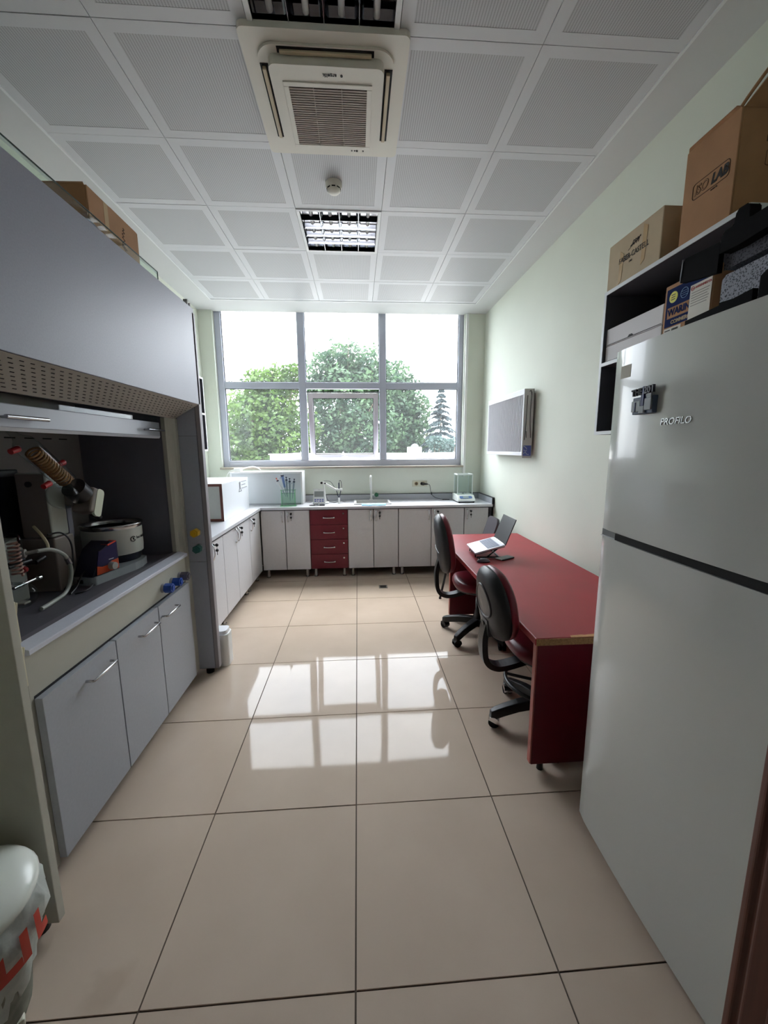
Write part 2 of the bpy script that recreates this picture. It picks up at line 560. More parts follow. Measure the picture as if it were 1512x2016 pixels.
for ci in range(5):
    for k in range(7):
        if ci == 2 and k in (1, 2, 4): continue
        y0, y1 = CY[k], CY[k+1]
        hy = round((y1-y0)/2 - 0.0015, 4)
        if hy in proto:
            p = proto[hy].copy(); COL.objects.link(p)
        else:
            p = panel_mesh(hy).build('ceiling_panel', [PANEL, PERF], ceil)
            proto[hy] = p
        p.name = 'ceiling_panel'
        p.parent = ceil
        p.location = (CX0+0.3+0.6*ci, (y0+y1)/2, ZC + random.uniform(0, 0.0015))

# ---- window
win = bpy.data.objects.new('window_1', None); COL.objects.link(win); struct(win)
win.location = (-0.14, 4.38, WZ0); ORG[win.as_pointer()] = Vector(win.location)
FY0, FY1 = 4.345, 4.405
M1, M2, TR, BT = (-0.695, -0.605), (0.325, 0.410), (2.285, 2.365), 1.385
b = MB()
b.box(WX0, -1.615, FY0, FY1, WZ0, WZ1); b.box(1.345, WX1, FY0, FY1, WZ0, WZ1)
b.box(-1.615, 1.345, FY0, FY1, WZ0, BT); b.box(-1.615, 1.345, FY0, FY1, 3.25, WZ1)
b.build('frame', ALU, win, bevel=0.006)
bx('mullion', ALU, win, M1[0], M1[1], FY0, FY1, BT, 3.25, 0.006)
bx('mullion', ALU, win, M2[0], M2[1], FY0, FY1, BT, 3.25, 0.006)
bx('transom', ALU, win, -1.615, 1.345, FY0+0.004, FY1-0.004, TR[0], TR[1], 0.006)
cols = [(-1.615, M1[0]), (M1[1], M2[0]), (M2[1], 1.345)]
GASK = mat('window_gasket', (52, 54, 60), 0.6)
for ci, (a, c) in enumerate(cols):
    for (z0, z1) in ((BT, TR[0]), (TR[1], 3.25)):
        if ci == 1 and z0 == BT: continue
        p = bx('pane', GLASSW, win, a, c, 4.374, 4.378, z0, z1)
        g = MB(); w = 0.007
        for y0 in (4.366,):
            g.box(a, a+w, y0, y0+0.02, z0, z1); g.box(c-w, c, y0, y0+0.02, z0, z1)
            g.box(a+w, c-w, y0, y0+0.02, z0, z0+w); g.box(a+w, c-w, y0, y0+0.02, z1-w, z1)
        g.build('gasket', GASK, p)
# top-hung sash, pushed out at the bottom, its head slid down on the stays
sx0, sx1 = cols[1][0]+0.014, cols[1][1]-0.014
SM = Matrix.Translation(Vector((0, 4.375, 2.235))) @ Matrix.Rotation(math.radians(8.5), 4, 'X')
b = MB(); b.X = SM; fwid = 0.062; hh = 0.85
b.box(sx0, sx0+fwid, -0.03, 0.03, -hh, 0); b.box(sx1-fwid, sx1, -0.03, 0.03, -hh, 0)
b.box(sx0+fwid, sx1-fwid, -0.03, 0.03, -hh, -hh+fwid); b.box(sx0+fwid, sx1-fwid, -0.03, 0.03, -fwid, 0)
sash = b.build('sash', SASH, win, bevel=0.004)
b = MB(); b.X = SM; b.box(sx0+fwid, sx1-fwid, -0.003, 0.001, -hh+fwid, -fwid); b.build('pane', GLASSW, sash)
b = MB(); b.X = SM; w = 0.008
b.box(sx0+fwid, sx0+fwid+w, -0.012, 0.012, -hh+fwid, -fwid); b.box(sx1-fwid-w, sx1-fwid, -0.012, 0.012, -hh+fwid, -fwid)
b.box(sx0+fwid, sx1-fwid, -0.012, 0.012, -hh+fwid, -hh+fwid+w); b.box(sx0+fwid, sx1-fwid, -0.012, 0.012, -fwid-w, -fwid)
b.build('gasket', GASK, sash)
b = MB(); b.X = SM
mx = (sx0+sx1)/2
b.box(mx-0.045, mx+0.045, -0.038, -0.03, -hh+0.018, -hh+0.046)
b.cyl((mx, -0.055, -hh+0.032), (mx, -0.03, -hh+0.032), 0.011, n=10)
b.tube([(mx, -0.05, -hh+0.03), (mx-0.008, -0.055, -hh+0.06), (mx-0.022, -0.058, -hh+0.10)], 0.009, 8)
b.build('handle', WHITE, sash, bevel=0.002)
# hardware strip of the slid-down head
bx('weather_strip', GASK, win, cols[1][0], cols[1][1], 4.352, 4.372, 2.243, 2.253)
SILL = mat('sill_stone', (168, 158, 146), 0.5, var=0.05, vscale=20)
bx('window_sill', SILL, win, WX0-0.02, WX1+0.015, YB-0.035, FY0, WZ0-0.022, WZ0+0.004, 0.004)

# white cable trunking up the right pillar
o = bx('cable_trunking', WHITE, None, 1.415, 1.447, YB-0.03, YB-0.001, 1.16, 3.18, 0.003)
tag(o, 'white vertical cable trunking on the pillar right of the window', 'cable trunking')

# ================================================================== OUTSIDE
GRD = mat('outside_ground', (78, 80, 72), 0.9, var=0.2, vscale=0.2)
g = MB().box(-150, 150, 6, 260, -9.3, -9.0).build('ground', GRD, keep=True)
struct(g)
PARA = mat('white_render', (196, 192, 186), 0.85, var=0.06, vscale=0.6)
bl = thing('roof_building', 'white roof parapet with a chimney block seen below the trees', 'building', (3.0, 17, -9))
b = MB()
b.box(-3.4, 12, 15.0, 24, -9, 1.05)
b.build('wall', PARA, bl)
b = MB()
b.box(-3.4, 12, 15.0, 15.3, 1.05, 1.30)
b.box(-3.4, -3.1, 15.3, 24, 1.05, 1.30)
b.build('parapet', PARA, bl)
bx('coping', mat('coping', (170, 168, 166), 0.8), bl, -3.45, 12.05, 14.95, 15.35, 1.30, 1.34)
bx('chimney', PARA, bl, 2.10, 2.62, 15.1, 15.7, 1.341, 1.57, 0.02)
b = MB(); b.lathe([(0.16, 0), (0.15, 0.07), (0.08, 0.12), (0.0001, 0.14)], (2.38, 15.4, 1.57), 16)
b.build('roof_vent', mat('vent_grey', (58, 64, 70), 0.6), bl)
b = MB(); b.cyl((4.05, 14.7, 1.15), (4.05, 14.7, 1.32), 0.09, n=12); b.cyl((4.05, 14.7, 1.32), (4.05, 14.7, 1.40), 0.05, 0.14, n=12)
b.box(3.95, 4.15, 14.7, 15.0, 1.05, 1.2)
b.build('roof_outlet', mat('vent_blue', (62, 76, 100), 0.6), bl)
b = MB(); b.add([(-2.6, 14.99, 1.2), (-2.1, 14.9, 1.28), (-2.1, 14.99, 1.34), (-2.6, 14.99, 1.26)], [(0, 1, 2, 3)])
b.box(-2.4, -1.9, 14.9, 15.0, 1.31, 1.37)
b.build('roof_step', PARA, bl)

def leaf_mat(name, c1, c2):
    m = bpy.data.materials.new(name); m.use_nodes = True
    t = m.node_tree; b = t.nodes['Principled BSDF']
    n = t.nodes.new('ShaderNodeTexNoise'); n.inputs['Scale'].default_value = 0.9; n.inputs['Detail'].default_value = 3
    geo = t.nodes.new('ShaderNodeNewGeometry')
    t.links.new(geo.outputs['Position'], n.inputs['Vector'])
    cr = t.nodes.new('ShaderNodeValToRGB')
    cr.color_ramp.elements[0].position = 0.35; cr.color_ramp.elements[0].color = rgb(*c1)
    cr.color_ramp.elements[1].position = 0.65; cr.color_ramp.elements[1].color = rgb(*c2)
    t.links.new(n.outputs['Fac'], cr.inputs['Fac'])
    t.links.new(cr.outputs['Color'], b.inputs['Base Color'])
    b.inputs['Roughness'].default_value = 0.6
    tl = t.nodes.new('ShaderNodeBsdfTranslucent')
    t.links.new(cr.outputs['Color'], tl.inputs['Color'])
    mx = t.nodes.new('ShaderNodeMixShader'); mx.inputs['Fac'].default_value = 0.45
    t.links.new(b.outputs['BSDF'], mx.inputs[1]); t.links.new(tl.outputs['BSDF'], mx.inputs[2])
    t.links.new(mx.outputs['Shader'], t.nodes['Material Output'].inputs['Surface'])
    return m
BARK = mat('bark', (96, 84, 70), 0.9, var=0.2, vscale=3)

def tree(label, base, blobs, nleaf, leaf, lm, group):
    t = thing('broadleaf_tree', label, 'tree', base, 0, group)
    B = Vector(base)
    top = Vector((B.x, B.y, max(c[2] for c, r in blobs) - 0.5))
    tr = MB()
    mid = B.lerp(top, 0.55)
    tr.tube(bez([B, B.lerp(mid, 0.5)+Vector((0.15, 0, 0)), mid, top], 5), [0.3 - 0.24*i/15 for i in range(16)], 8)
    tr.build('trunk', BARK, t)
    br = MB()
    for c, r in blobs:
        c = Vector(c)
        s = B.lerp(top, random.uniform(0.35, 0.7))
        for q in range(3):
            e = c + Vector((random.uniform(-1, 1), random.uniform(-1, 1), random.uniform(-0.3, 1)))*r*0.85
            m_ = s.lerp(e, 0.5) + Vector((0, 0, -0.2))
            br.tube(bez([s, m_, e], 4), [0.09 - 0.075*i/8 for i in range(9)], 5)
    br.build('branches', BARK, t)
    L = MB()
    tot = sum(r**2.2 for c, r in blobs)
    for c, r in blobs:
        k = int(nleaf*r**2.2/tot)
        for q in range(k):
            d = Vector((random.gauss(0, 1), random.gauss(0, 1), random.gauss(0, 1))).normalized()
            rad = r*(random.random()**0.28)*(1+0.16*math.sin(d.x*7+d.z*5)+0.12*math.sin(d.z*11+d.y*6))
            p = Vector(c) + d*rad
            s = leaf*random.uniform(0.55, 1.25)
            u = Vector((random.gauss(0, 1), random.gauss(0, 1), random.gauss(0, 0.7))).normalized()
            v = u.orthogonal().normalized()
            w = (u.cross(v)*random.uniform(-1, 1) + v*random.uniform(-1, 1)).normalized()
            L.v += [p-u*s, p+w*s*0.55, p+u*s, p-w*s*0.55]
            n0 = len(L.v)-4
            L.f.append([n0, n0+1, n0+2, n0+3]); L.mi.append(0); L.sm.append(False)
    f = L.build('foliage', lm, t)
    f['kind'] = 'stuff'
    return t
LF1 = leaf_mat('leaves_fresh', (34, 58, 24), (78, 104, 38))
LF2 = leaf_mat('leaves_cool', (38, 62, 46), (70, 94, 62))
LF3 = leaf_mat('leaves_blue', (20, 34, 40), (36, 54, 56))
TG = 'trees outside the window'
tree('fresh green broadleaf tree behind the left window panes', (-6.0, 24, -9),
     [((-6.3, 24, 3.2), 2.0), ((-5.0, 24.5, 4.3), 1.7), ((-6.9, 24, 1.6), 1.3), ((-4.4, 24, 2.2), 2.0), ((-5.9, 24, 5.4), 0.8), ((-6.9, 24.4, 4.0), 0.8), ((-4.4, 24.5, 5.6), 1.0), ((-5.6, 24.0, 0.6), 2.0), ((-3.7, 24.3, 5.9), 0.7), ((-5.2, 24.3, 5.9), 0.5)],
     17000, 0.15, LF1, TG)
tree('large pale green broadleaf tree crowning the middle window pane', (-0.9, 27, -9),
     [((-2.0, 27, 6.6), 1.3), ((-0.9, 27, 7.2), 1.35), ((0.4, 27, 7.0), 1.4), ((-0.6, 27, 4.6), 2.7), ((1.2, 27, 5.6), 1.6), ((-2.6, 27, 5.3), 1.0), ((0.4, 26.5, 2.2), 2.6), ((-1.9, 26.6, 2.2), 1.9), ((-0.2, 26.5, 0.4), 2.0)],
     21000, 0.16, LF2, TG)
tree('pale broadleaf tree standing left of the conifer', (2.9, 29, -9),
     [((2.6, 29, 6.5), 1.25), ((3.5, 29, 5.9), 1.0), ((3.0, 29, 4.3), 1.9), ((4.2, 29, 4.0), 1.3), ((2.9, 29, 2.2), 2.0), ((4.3, 29, 1.9), 1.5), ((1.9, 29, 5.0), 1.3)],
     14000, 0.16, LF2, TG)
tree('low rounded bush in front of the conifer base', (4.6, 21, -9),
     [((4.3, 21, 1.75), 0.42), ((5.1, 21.2, 1.65), 0.4), ((4.7, 21, 1.5), 0.5)], 1800, 0.10, leaf_mat('leaves_teal', (46, 66, 62), (66, 86, 80)), TG)

# conifer
cf = thing('conifer_tree', 'blue green drooping conifer in the lower right window pane', 'tree', (5.45, 25, -9), 0, TG)
MB().cyl((5.45, 25, -9), (5.45, 25, 5.1), 0.25, 0.02, n=8).build('trunk', BARK, cf)
L = MB()
z = 5.15
while z > 0.0:
    fr_ = (5.25 - z)/5.25
    rad = 0.10 + 1.75*fr_**0.85
    for q in range(10 + int(6*fr_)):
        a = random.uniform(0, 2*PI)
        R = rad*random.uniform(0.55, 1.15)
        d = Vector((math.cos(a), math.sin(a), 0)); side = Vector((-d.y, d.x, 0))
        for k in range(int(16 + 30*fr_)):
            tt = random.uniform(0.1, 1)
            droop = -0.42*R*tt*tt + 0.10*R*tt
            p = Vector((5.45, 25, z)) + d*R*tt + Vector((0, 0, droop)) + side*random.gauss(0, 0.05+0.10*R*(1-tt*0.5))
            s = random.uniform(0.11, 0.20)
            u = (d*random.uniform(0.2, 1) + side*random.uniform(-0.8, 0.8) + Vector((0, 0, random.uniform(-1.1, -0.2)))).normalized()
            w = u.cross(Vector((random.gauss(0, 1), random.gauss(0, 1), random.gauss(0, 1)))).normalized()
            n0 = len(L.v)
            L.v += [p-u*s, p+w*s*0.3, p+u*s, p-w*s*0.3]
            L.f.append([n0, n0+1, n0+2, n0+3]); L.mi.append(0); L.sm.append(False)
    z -= 0.30 + 0.16*fr_
f = L.build('foliage', LF3, cf); f['kind'] = 'stuff'
# ================================================================== CEILING FIXTURES
LOUV = mat('louvre_mirror', (214, 216, 222), 0.09, 1.0)
TUBEM = mat('unlit_tube', (222, 224, 226), 0.35)
def louvre(loc, label):
    t = thing('ceiling_light', label, 'ceiling light', loc, 0, 'louvred ceiling lights', local=True)
    h = 0.2985
    b = MB()   # white rim
    for (x0, x1, y0, y1) in ((-h, h, -h, -h+0.022), (-h, h, h-0.022, h), (-h, -h+0.022, -h+0.022, h-0.022), (h-0.022, h, -h+0.022, h-0.022)):
        b.box(x0, x1, y0, y1, -0.006, 0.03)
    b.build('rim', WHITEM, t, bevel=0.002)
    b = MB(); i = h-0.022   # mirror housing behind the louvre
    b.add([(-i, -i, 0.048), (i, -i, 0.048), (i, i, 0.048), (-i, i, 0.048)], [(0, 1, 2, 3)])
    b.box(-i-0.002, -i, -i, i, -0.003, 0.048); b.box(i, i+0.002, -i, i, -0.003, 0.048)
    b.box(-i, i, -i-0.002, -i, -0.003, 0.048); b.box(-i, i, i, i+0.002, -0.003, 0.048)
    b.build('housing', LOUV, t)
    for k in range(1, 4):     # long blades
        x = -i + 2*i*k/4
        MB().prism([(x-0.001, -0.004), (x+0.001, -0.004), (x+0.006, 0.012), (x+0.018, 0.036), (x-0.018, 0.036), (x-0.006, 0.012)], 'y', -i, i).build('blade', LOUV, t)
    for k in range(1, 5):     # cross blades
        y = -i + 2*i*k/5
        MB().prism([(y-0.001, -0.0035), (y+0.001, -0.0035), (y+0.004, 0.012), (y+0.009, 0.03), (y-0.009, 0.03), (y-0.004, 0.012)], 'x', -i, i).build('cross_blade', LOUV, t)
    for k in range(4):
        x = -i + 2*i*(k+0.5)/4
        MB().cyl((x, -i+0.01, 0.033), (x, i-0.01, 0.033), 0.013, n=10).build('tube', TUBEM, t)
    return t
louvre((CX0+1.5, 2.4807, ZC), 'square mirrored louvre ceiling light beyond the smoke detector')
louvre((CX0+1.5, 0.6807, ZC), 'square mirrored louvre ceiling light cut by the top of the photo')

# ---- air conditioner cassette
ACP = mat('ac_ivory', (214, 210, 200), 0.45)
ACG = mat('ac_grille_brown', (150, 136, 126), 0.6)
ACF = mat('ac_flap_beige', (190, 176, 148), 0.5)
AX, AY = -0.072, 1.285
ac = thing('air_conditioner', 'ivory ceiling cassette air conditioner with brown intake grille', 'air conditioner', (AX, AY, 3.10))
MB().prism(rrect(0.69, 0.67, 0.025, 4, (AX, AY)), 'z', 3.160, 3.184).build('outer_plate', ACP, ac, bevel=0.004)
# tray; dark bars on it imitate the shade of four slots
b = MB()
pr = rrect(0.575, 0.565, 0.075, 8, (AX, AY))
b.prism(pr, 'z', 3.150, 3.1605)
b.build('tray', ACP, ac, bevel=0.006)
ci_ = 0.244
MB().prism(rrect(0.488, 0.492, 0.03, 5, (AX, AY)), 'z', 3.112, 3.151).build('centre_panel', ACP, ac, bevel=0.006)
for (x0, x1, y0, y1) in ((-0.20, 0.20, -0.277, -0.250), (-0.20, 0.20, 0.250, 0.277), (-0.283, -0.248, -0.2, 0.2), (0.248, 0.283, -0.2, 0.2)):
    s = bx('air_slot_shade', DARK, ac, AX+x0, AX+x1, AY+y0, AY+y1, 3.148, 3.1515)  # dark bar proud of the tray, painted as a slot's inner shade
    b = MB()
    if x1-x0 > 0.3:
        yy = AY+(y0+y1)/2; b.box(AX+x0+0.01, AX+x1-0.01, yy-0.004, yy+0.012, 3.140, 3.149)
    else:
        xx = AX+(x0+x1)/2; b.box(xx-0.009, xx+0.007, AY+y0+0.01, AY+y1-0.01, 3.134, 3.149)
    b.build('flap', ACF, s, bevel=0.002)
b = MB(); gx, gy = 0.187, 0.182
for (x0, x1, y0, y1) in ((-0.195, 0.195, -0.19, -0.168), (-0.195, 0.195, 0.168, 0.19), (-0.195, -0.172, -0.168, 0.168), (0.172, 0.195, -0.168, 0.168)):
    b.box(AX+x0, AX+x1, AY+0.02+y0, AY+0.02+y1, 3.108, 3.1135)
fr = b.build('grille_frame', ACP, ac, bevel=0.002)
bx('filter', mat('filter_brown', (84, 74, 68), 0.8), ac, AX-0.172, AX+0.172, AY+0.02-0.168, AY+0.02+0.168, 3.1105, 3.1135)
b = MB()
for k in range(26):
    y = AY+0.02-0.165+0.33*(k+0.5)/26
    b.box(AX-0.172, AX+0.172, y-0.0038, y+0.0038, 3.1075, 3.1105)
for x in (-0.065, 0.06):
    b.box(AX+x-0.002, AX+x+0.002, AY+0.02-0.168, AY+0.02+0.168, 3.1065, 3.1105)
g = b.build('grille_slats', ACG, fr); g['kind'] = 'stuff'
text('arçelik', 0.022, frame((AX+0.012, AY-0.207, 3.1105), (-1, 0, 0), (0, 1, 0)), INK, 'brand_lettering', ac, bold=0.0004)
b = MB(); b.cyl((AX+0.062, AY-0.207, 3.1095), (AX+0.062, AY-0.207, 3.112), 0.0055, n=12); b.build('logo_dot', INK, ac)
b = MB()
for dx in (0.10, 0.115, 0.127, 0.16): b.cyl((AX+dx, AY+0.222, 3.1095), (AX+dx, AY+0.222, 3.112), 0.004 if dx != 0.127 else 0.0062, n=10)
b.build('indicator_marks', INK, ac)

# ---- smoke detector
sd = thing('smoke_detector', 'round ivory smoke detector between the air conditioner and the light', 'smoke detector', (-0.09, 1.90, 3.10))
b = MB(); b.lathe([(0.052, 0), (0.052, -0.018), (0.046, -0.026)], (-0.09, 1.90, ZC), 28); b.build('base', ACP, sd)
b = MB(); b.lathe([(0.044, -0.026), (0.042, -0.044), (0.030, -0.056), (0.012, -0.060), (0.0001, -0.060)], (-0.09, 1.90, ZC), 28); b.build('head', ACP, sd)
b = MB()
for k in range(8):
    a = 2*PI*k/8
    b.box(0.040, 0.0445, -0.011, 0.011, -0.040, -0.034, M=Matrix.Translation((-0.09, 1.90, ZC)) @ Matrix.Rotation(a, 4, 'Z'))
b.build('vent', DARK, sd)

# ================================================================== BACK AND LEFT CABINETS
ZT = 0.86       # countertop top
def handle(parent, c, along, out, L=0.13, m=None):
    """arched bar handle; c centre on the door, along/out unit vectors"""
    a = Vector(along); n = Vector(out); c = Vector(c)
    pts = [c-a*L/2, c-a*L/2+n*0.012, c-a*L*0.3+n*0.024, c+n*0.028, c+a*L*0.3+n*0.024, c+a*L/2+n*0.012, c+a*L/2]
    b = MB(); b.tube(bez(pts, 4), 0.006, 8)
    b.sphere(c-a*L/2+n*0.008, 0.011, 8, 6); b.sphere(c+a*L/2+n*0.008, 0.011, 8, 6)
    return b.build('handle', m or CHROME, parent)
def lock(parent, c, out, key=True):
    n = Vector(out); c = Vector(c)
    b = MB(); b.cyl(c, c+n*0.008, 0.010, n=12)
    if key:
        b.cyl(c+n*0.008, c+n*0.022, 0.004, n=8)
        b.sphere(c+n*0.03, 0.0135, 10, 6)
        d = c+n*0.03+Vector((0, 0, -0.035))
        b.tube([c+n*0.03, d], 0.002, 6)
        b.sphere(d+Vector((0, 0, -0.008)), 0.0125, 10, 6)
        b.tube([d, d+Vector((0, 0, -0.045))], 0.003, 6)
    return b.build('lock', BLACK if key else STEEL, parent)
def feet(t, pts):
    for (x, y) in pts:
        b = MB(); b.cyl((x, y, 0.012), (x, y, 0.105), 0.017, n=14); b.cyl((x, y, 0), (x, y, 0.012), 0.024, n=14)
        b.build('foot', STEEL, t)
YD = 3.73   # back-run door back plane, doors sit 18 mm proud
def back_unit(x0, x1, doors, label, keyed):
    t = thing('base_cabinet', label, 'cabinet', ((x0+x1)/2, 4.0, 0), 0, 'grey base cabinets')
    b = MB(); w = 0.018
    b.box(x0, x0+w, YD, 4.24, 0.105, 0.822); b.box(x1-w, x1, YD, 4.24, 0.105, 0.822)
    b.box(x0+w, x1-w, YD, 4.24, 0.105, 0.123); b.box(x0+w, x1-w, 4.22, 4.24, 0.123, 0.822); b.box(x0+w, x1-w, YD, 4.22, 0.80, 0.822)
    b.build('carcass', LAMEDGE, t)
    for (a, c, hs, key) in doors:
        d = bx('door', LAM, t, a+0.004, c-0.004, YD-0.019, YD-0.001, 0.108, 0.822, 0.0015)
        hx = c-0.032 if hs > 0 else a+0.032
        handle(d, (hx, YD-0.019, 0.745), (0, 0, 1), (0, -1, 0), 0.105)
        if key: lock(d, (hx+(0.042 if hs < 0 else -0.042), YD-0.019, 0.785), (0, -1, 0))
    feet(t, [(x0+0.05, YD+0.03), (x1-0.05, YD+0.03), (x0+0.05, 4.18), (x1-0.05, 4.18)])
    return t
back_unit(-1.108, -0.545, [(-1.108, -0.828, 1, False), (-0.828, -0.545, -1, True)], 'grey two-door base cabinet between the corner and the red drawers', 1)
back_unit(-0.097, 0.503, [(-0.097, 0.206, 1, False), (0.206, 0.503, -1, True)], 'grey two-door base cabinet under the sink', 1)
back_unit(0.505, 1.300, [(0.505, 0.902, 1, False), (0.902, 1.300, -1, True)], 'grey two-door base cabinet under the wall socket, behind the far chair', 1)
back_unit(1.302, 1.60, [(1.302, 1.598, -1, True)], 'narrow grey single-door base cabinet at the right wall', 1)
o = bx('filler_panel', mat('dark_filler', (60, 60, 66), 0.5), None, 1.603, 1.635, YD-0.015, 4.2, 0.0, 0.822)
tag(o, 'dark filler panel closing the right end of the cabinet run', 'panel')
# red drawer unit
t = thing('drawer_unit', 'dark red four-drawer unit in the grey cabinet run', 'drawer unit', (-0.32, 4.0, 0))
b = MB(); x0, x1 = -0.543, -0.099
b.box(x0, x0+0.018, YD, 4.24, 0.105, 0.822); b.box(x1-0.018, x1, YD, 4.24, 0.105, 0.822); b.box(x0+0.018, x1-0.018, YD, 4.24, 0.105, 0.123); b.box(x0+0.018, x1-0.018, 4.2, 4.24, 0.123, 0.822)
b.build('carcass', REDLAM, t)
bx('gap_backing', mat('drawer_gap', (150, 70, 84), 0.5), t, x0+0.018, x1-0.018, YD, YD+0.01, 0.123, 0.822)  # lighter red board behind the joints between drawers
for k in range(4):
    z1 = 0.822 - 0.1785*k; z0 = z1 - 0.1745
    d = bx('drawer', REDLAM, t, x0+0.003, x1-0.003, YD-0.019, YD-0.001, z0, z1, 0.0015)
    handle(d, (-0.32, YD-0.019, (z0+z1)/2-0.005), (1, 0, 0), (0, -1, 0), 0.12)
    lock(d, (x1-0.05, YD-0.019, z1-0.045), (0, -1, 0), False)
feet(t, [(x0+0.05, YD+0.03), (x1-0.05, YD+0.03), (x0+0.05, 4.18), (x1-0.05, 4.18)])
# left run
XD = -1.135
def left_unit(y0, y1, doors, label):
    t = thing('base_cabinet', label, 'cabinet', (-1.5, (y0+y1)/2, 0), 0, 'grey base cabinets')
    b = MB(); w = 0.018
    b.box(-1.80, XD, y0, y0+w, 0.105, 0.822); b.box(-1.80, XD, y1-w, y1, 0.105, 0.822)
    b.box(-1.80, XD, y0+w, y1-w, 0.105, 0.123); b.box(-1.80, -1.782, y0+w, y1-w, 0.123, 0.822); b.box(-1.782, XD, y0+w, y1-w, 0.80, 0.822)
    b.build('carcass', LAMEDGE, t)
    for (a, c, hs, key) in doors:
        d = bx('door', LAM, t, XD+0.001, XD+0.019, a+0.003, c-0.003, 0.108, 0.822, 0.0015)
        hy = c-0.035 if hs > 0 else a+0.035
        handle(d, (XD+0.019, hy, 0.74), (0, 0, 1), (1, 0, 0), 0.12)
        if key: lock(d, (XD+0.019, hy+(0.05 if hs < 0 else -0.05), 0.79), (1, 0, 0))
    feet(t, [(XD-0.04, y0+0.05), (XD-0.04, y1-0.05), (-1.74, y0+0.05), (-1.74, y1-0.05)])
left_unit(1.80, 2.435, [(1.80, 2.12, 1, False), (2.12, 2.435, -1, True)], 'light grey base cabinet half hidden behind the fume hood')
left_unit(2.437, 3.25, [(2.437, 2.80, 1, False), (2.80, 3.25, -1, True)], 'light grey two-door base cabinet in the middle of the left run')
left_unit(3.252, 3.70, [(3.252, 3.697, -1, True)], 'light grey single-door base cabinet in the left corner')

# countertop, one continuous L with a cut-out for the sink
YC = 3.695
b = MB()
z0, z1 = 0.832, ZT
b.box(XL+0.002, -1.10, 1.79, YB-0.002, z0, z1)
SX0, SX1, SY0, SY1 = 0.005, 0.405, 3.86, 4.17
b.box(-1.10, SX0, YC, YB-0.002, z0, z1); b.box(SX1, 1.64, YC, YB-0.002, z0, z1)
b.box(SX0, SX1, YC, SY0, z0, z1); b.box(SX0, SX1, SY1, YB-0.002, z0, z1)
ct = b.build('countertop', COUNTER)
tag(ct, 'pale grey laminate countertop running round the left and back walls', 'countertop')
EDGE = mat('black_edge', (30, 30, 34), 0.45)
b = MB()
b.box(-1.125, -1.102, 1.79, YC+0.025, 0.822, z0); b.box(-1.125, 1.64, YC+0.002, YC+0.025, 0.822, z0)
b.box(1.64, 1.652, YC, YB-0.03, 0.822, ZT+0.002)
b.build('edge_band', EDGE, ct)
UPS = mat('upstand_grey', (176, 178, 184), 0.35)
b = MB()
b.box(-1.10, 1.64, YB-0.022, YB-0.002, ZT, ZT+0.075); b.box(1.636, 1.66, YC+0.01, YB-0.022, ZT, ZT+0.075)
b.box(XL+0.002, XL+0.022, 1.79, YB-0.022, ZT, ZT+0.075)
b.build('upstand', UPS, ct)
b = MB()
b.box(-1.10, 1.64, YB-0.024, YB-0.002, ZT+0.075, ZT+0.081); b.box(1.634, 1.662, YC+0.006, YB-0.022, ZT+0.075, ZT+0.081); b.box(1.634, 1.662, YC+0.002, YC+0.010, ZT, ZT+0.081)
b.build('upstand_cap', EDGE, ct)

# ---- sink
sk = thing('sink', 'white rectangular sink set into the back countertop', 'sink', (0.205, 4.02, 0.70))
b = MB()
rim = 0.028
for (x0, x1, y0, y1) in ((SX0-rim, SX1+rim, SY0-rim, SY0), (SX0-rim, SX1+rim, SY1, SY1+rim), (SX0-rim, SX0, SY0, SY1), (SX1, SX1+rim, SY0, SY1)):
    b.box(x0, x1, y0, y1, ZT+0.0005, ZT+0.014)
b.build('rim', WHITE, sk, bevel=0.003)
b = MB()
vs = [(SX0, SY0, ZT), (SX1, SY0, ZT), (SX1, SY1, ZT), (SX0, SY1, ZT)]
vb = [(SX0+0.03, SY0+0.03, 0.70), (SX1-0.03, SY0+0.03, 0.70), (SX1-0.03, SY1-0.03, 0.70), (SX0+0.03, SY1-0.03, 0.70)]
b.add(vs+vb, [(4, 5, 6, 7), (0, 1, 5, 4), (1, 2, 6, 5), (2, 3, 7, 6), (3, 0, 4, 7)])
b.build('basin', WHITE, sk)
b = MB(); b.cyl((0.205, 4.02, 0.700), (0.205, 4.02, 0.704), 0.03, n=16); b.build('drain', STEEL, sk)
# faucet
fc = thing('faucet', 'white laboratory faucet with green hand wheel behind the sink', 'faucet', (0.20, 4.21, ZT))
b = MB()
b.cyl((0.20, 4.225, ZT), (0.20, 4.225, ZT+0.02), 0.026, 0.02, n=16)
b.tube(bez([(0.20, 4.225, ZT+0.01), (0.20, 4.225, ZT+0.2), (0.198, 4.222, ZT+0.27), (0.196, 4.19, ZT+0.315), (0.194, 4.15, ZT+0.315), (0.193, 4.135, ZT+0.28), (0.192, 4.133, ZT+0.20)], 6), 0.0135, 10)
b.build('spout', WHITE, fc)
b = MB(); b.cyl((0.192, 4.133, ZT+0.155), (0.192, 4.133, ZT+0.20), 0.008, 0.012, n=12); b.build('nozzle', WHITE, fc)
b = MB(); b.cyl((0.20, 4.225, ZT+0.075), (0.255, 4.222, ZT+0.075), 0.012, n=12); b.build('valve', WHITE, fc)
b = MB(); b.prism([(0.03*math.cos(2*PI*i/10)*(1 if i % 2 else 0.82), ZT+0.075+0.03*math.sin(2*PI*i/10)*(1 if i % 2 else 0.82)) for i in range(10)], 'y', 4.19, 4.215)
for i_ in range(len(b.v)): b.v[i_].x += 0.268
b.build('hand_wheel', mat('dark_green_plastic', (26, 92, 62), 0.4), fc, bevel=0.003)
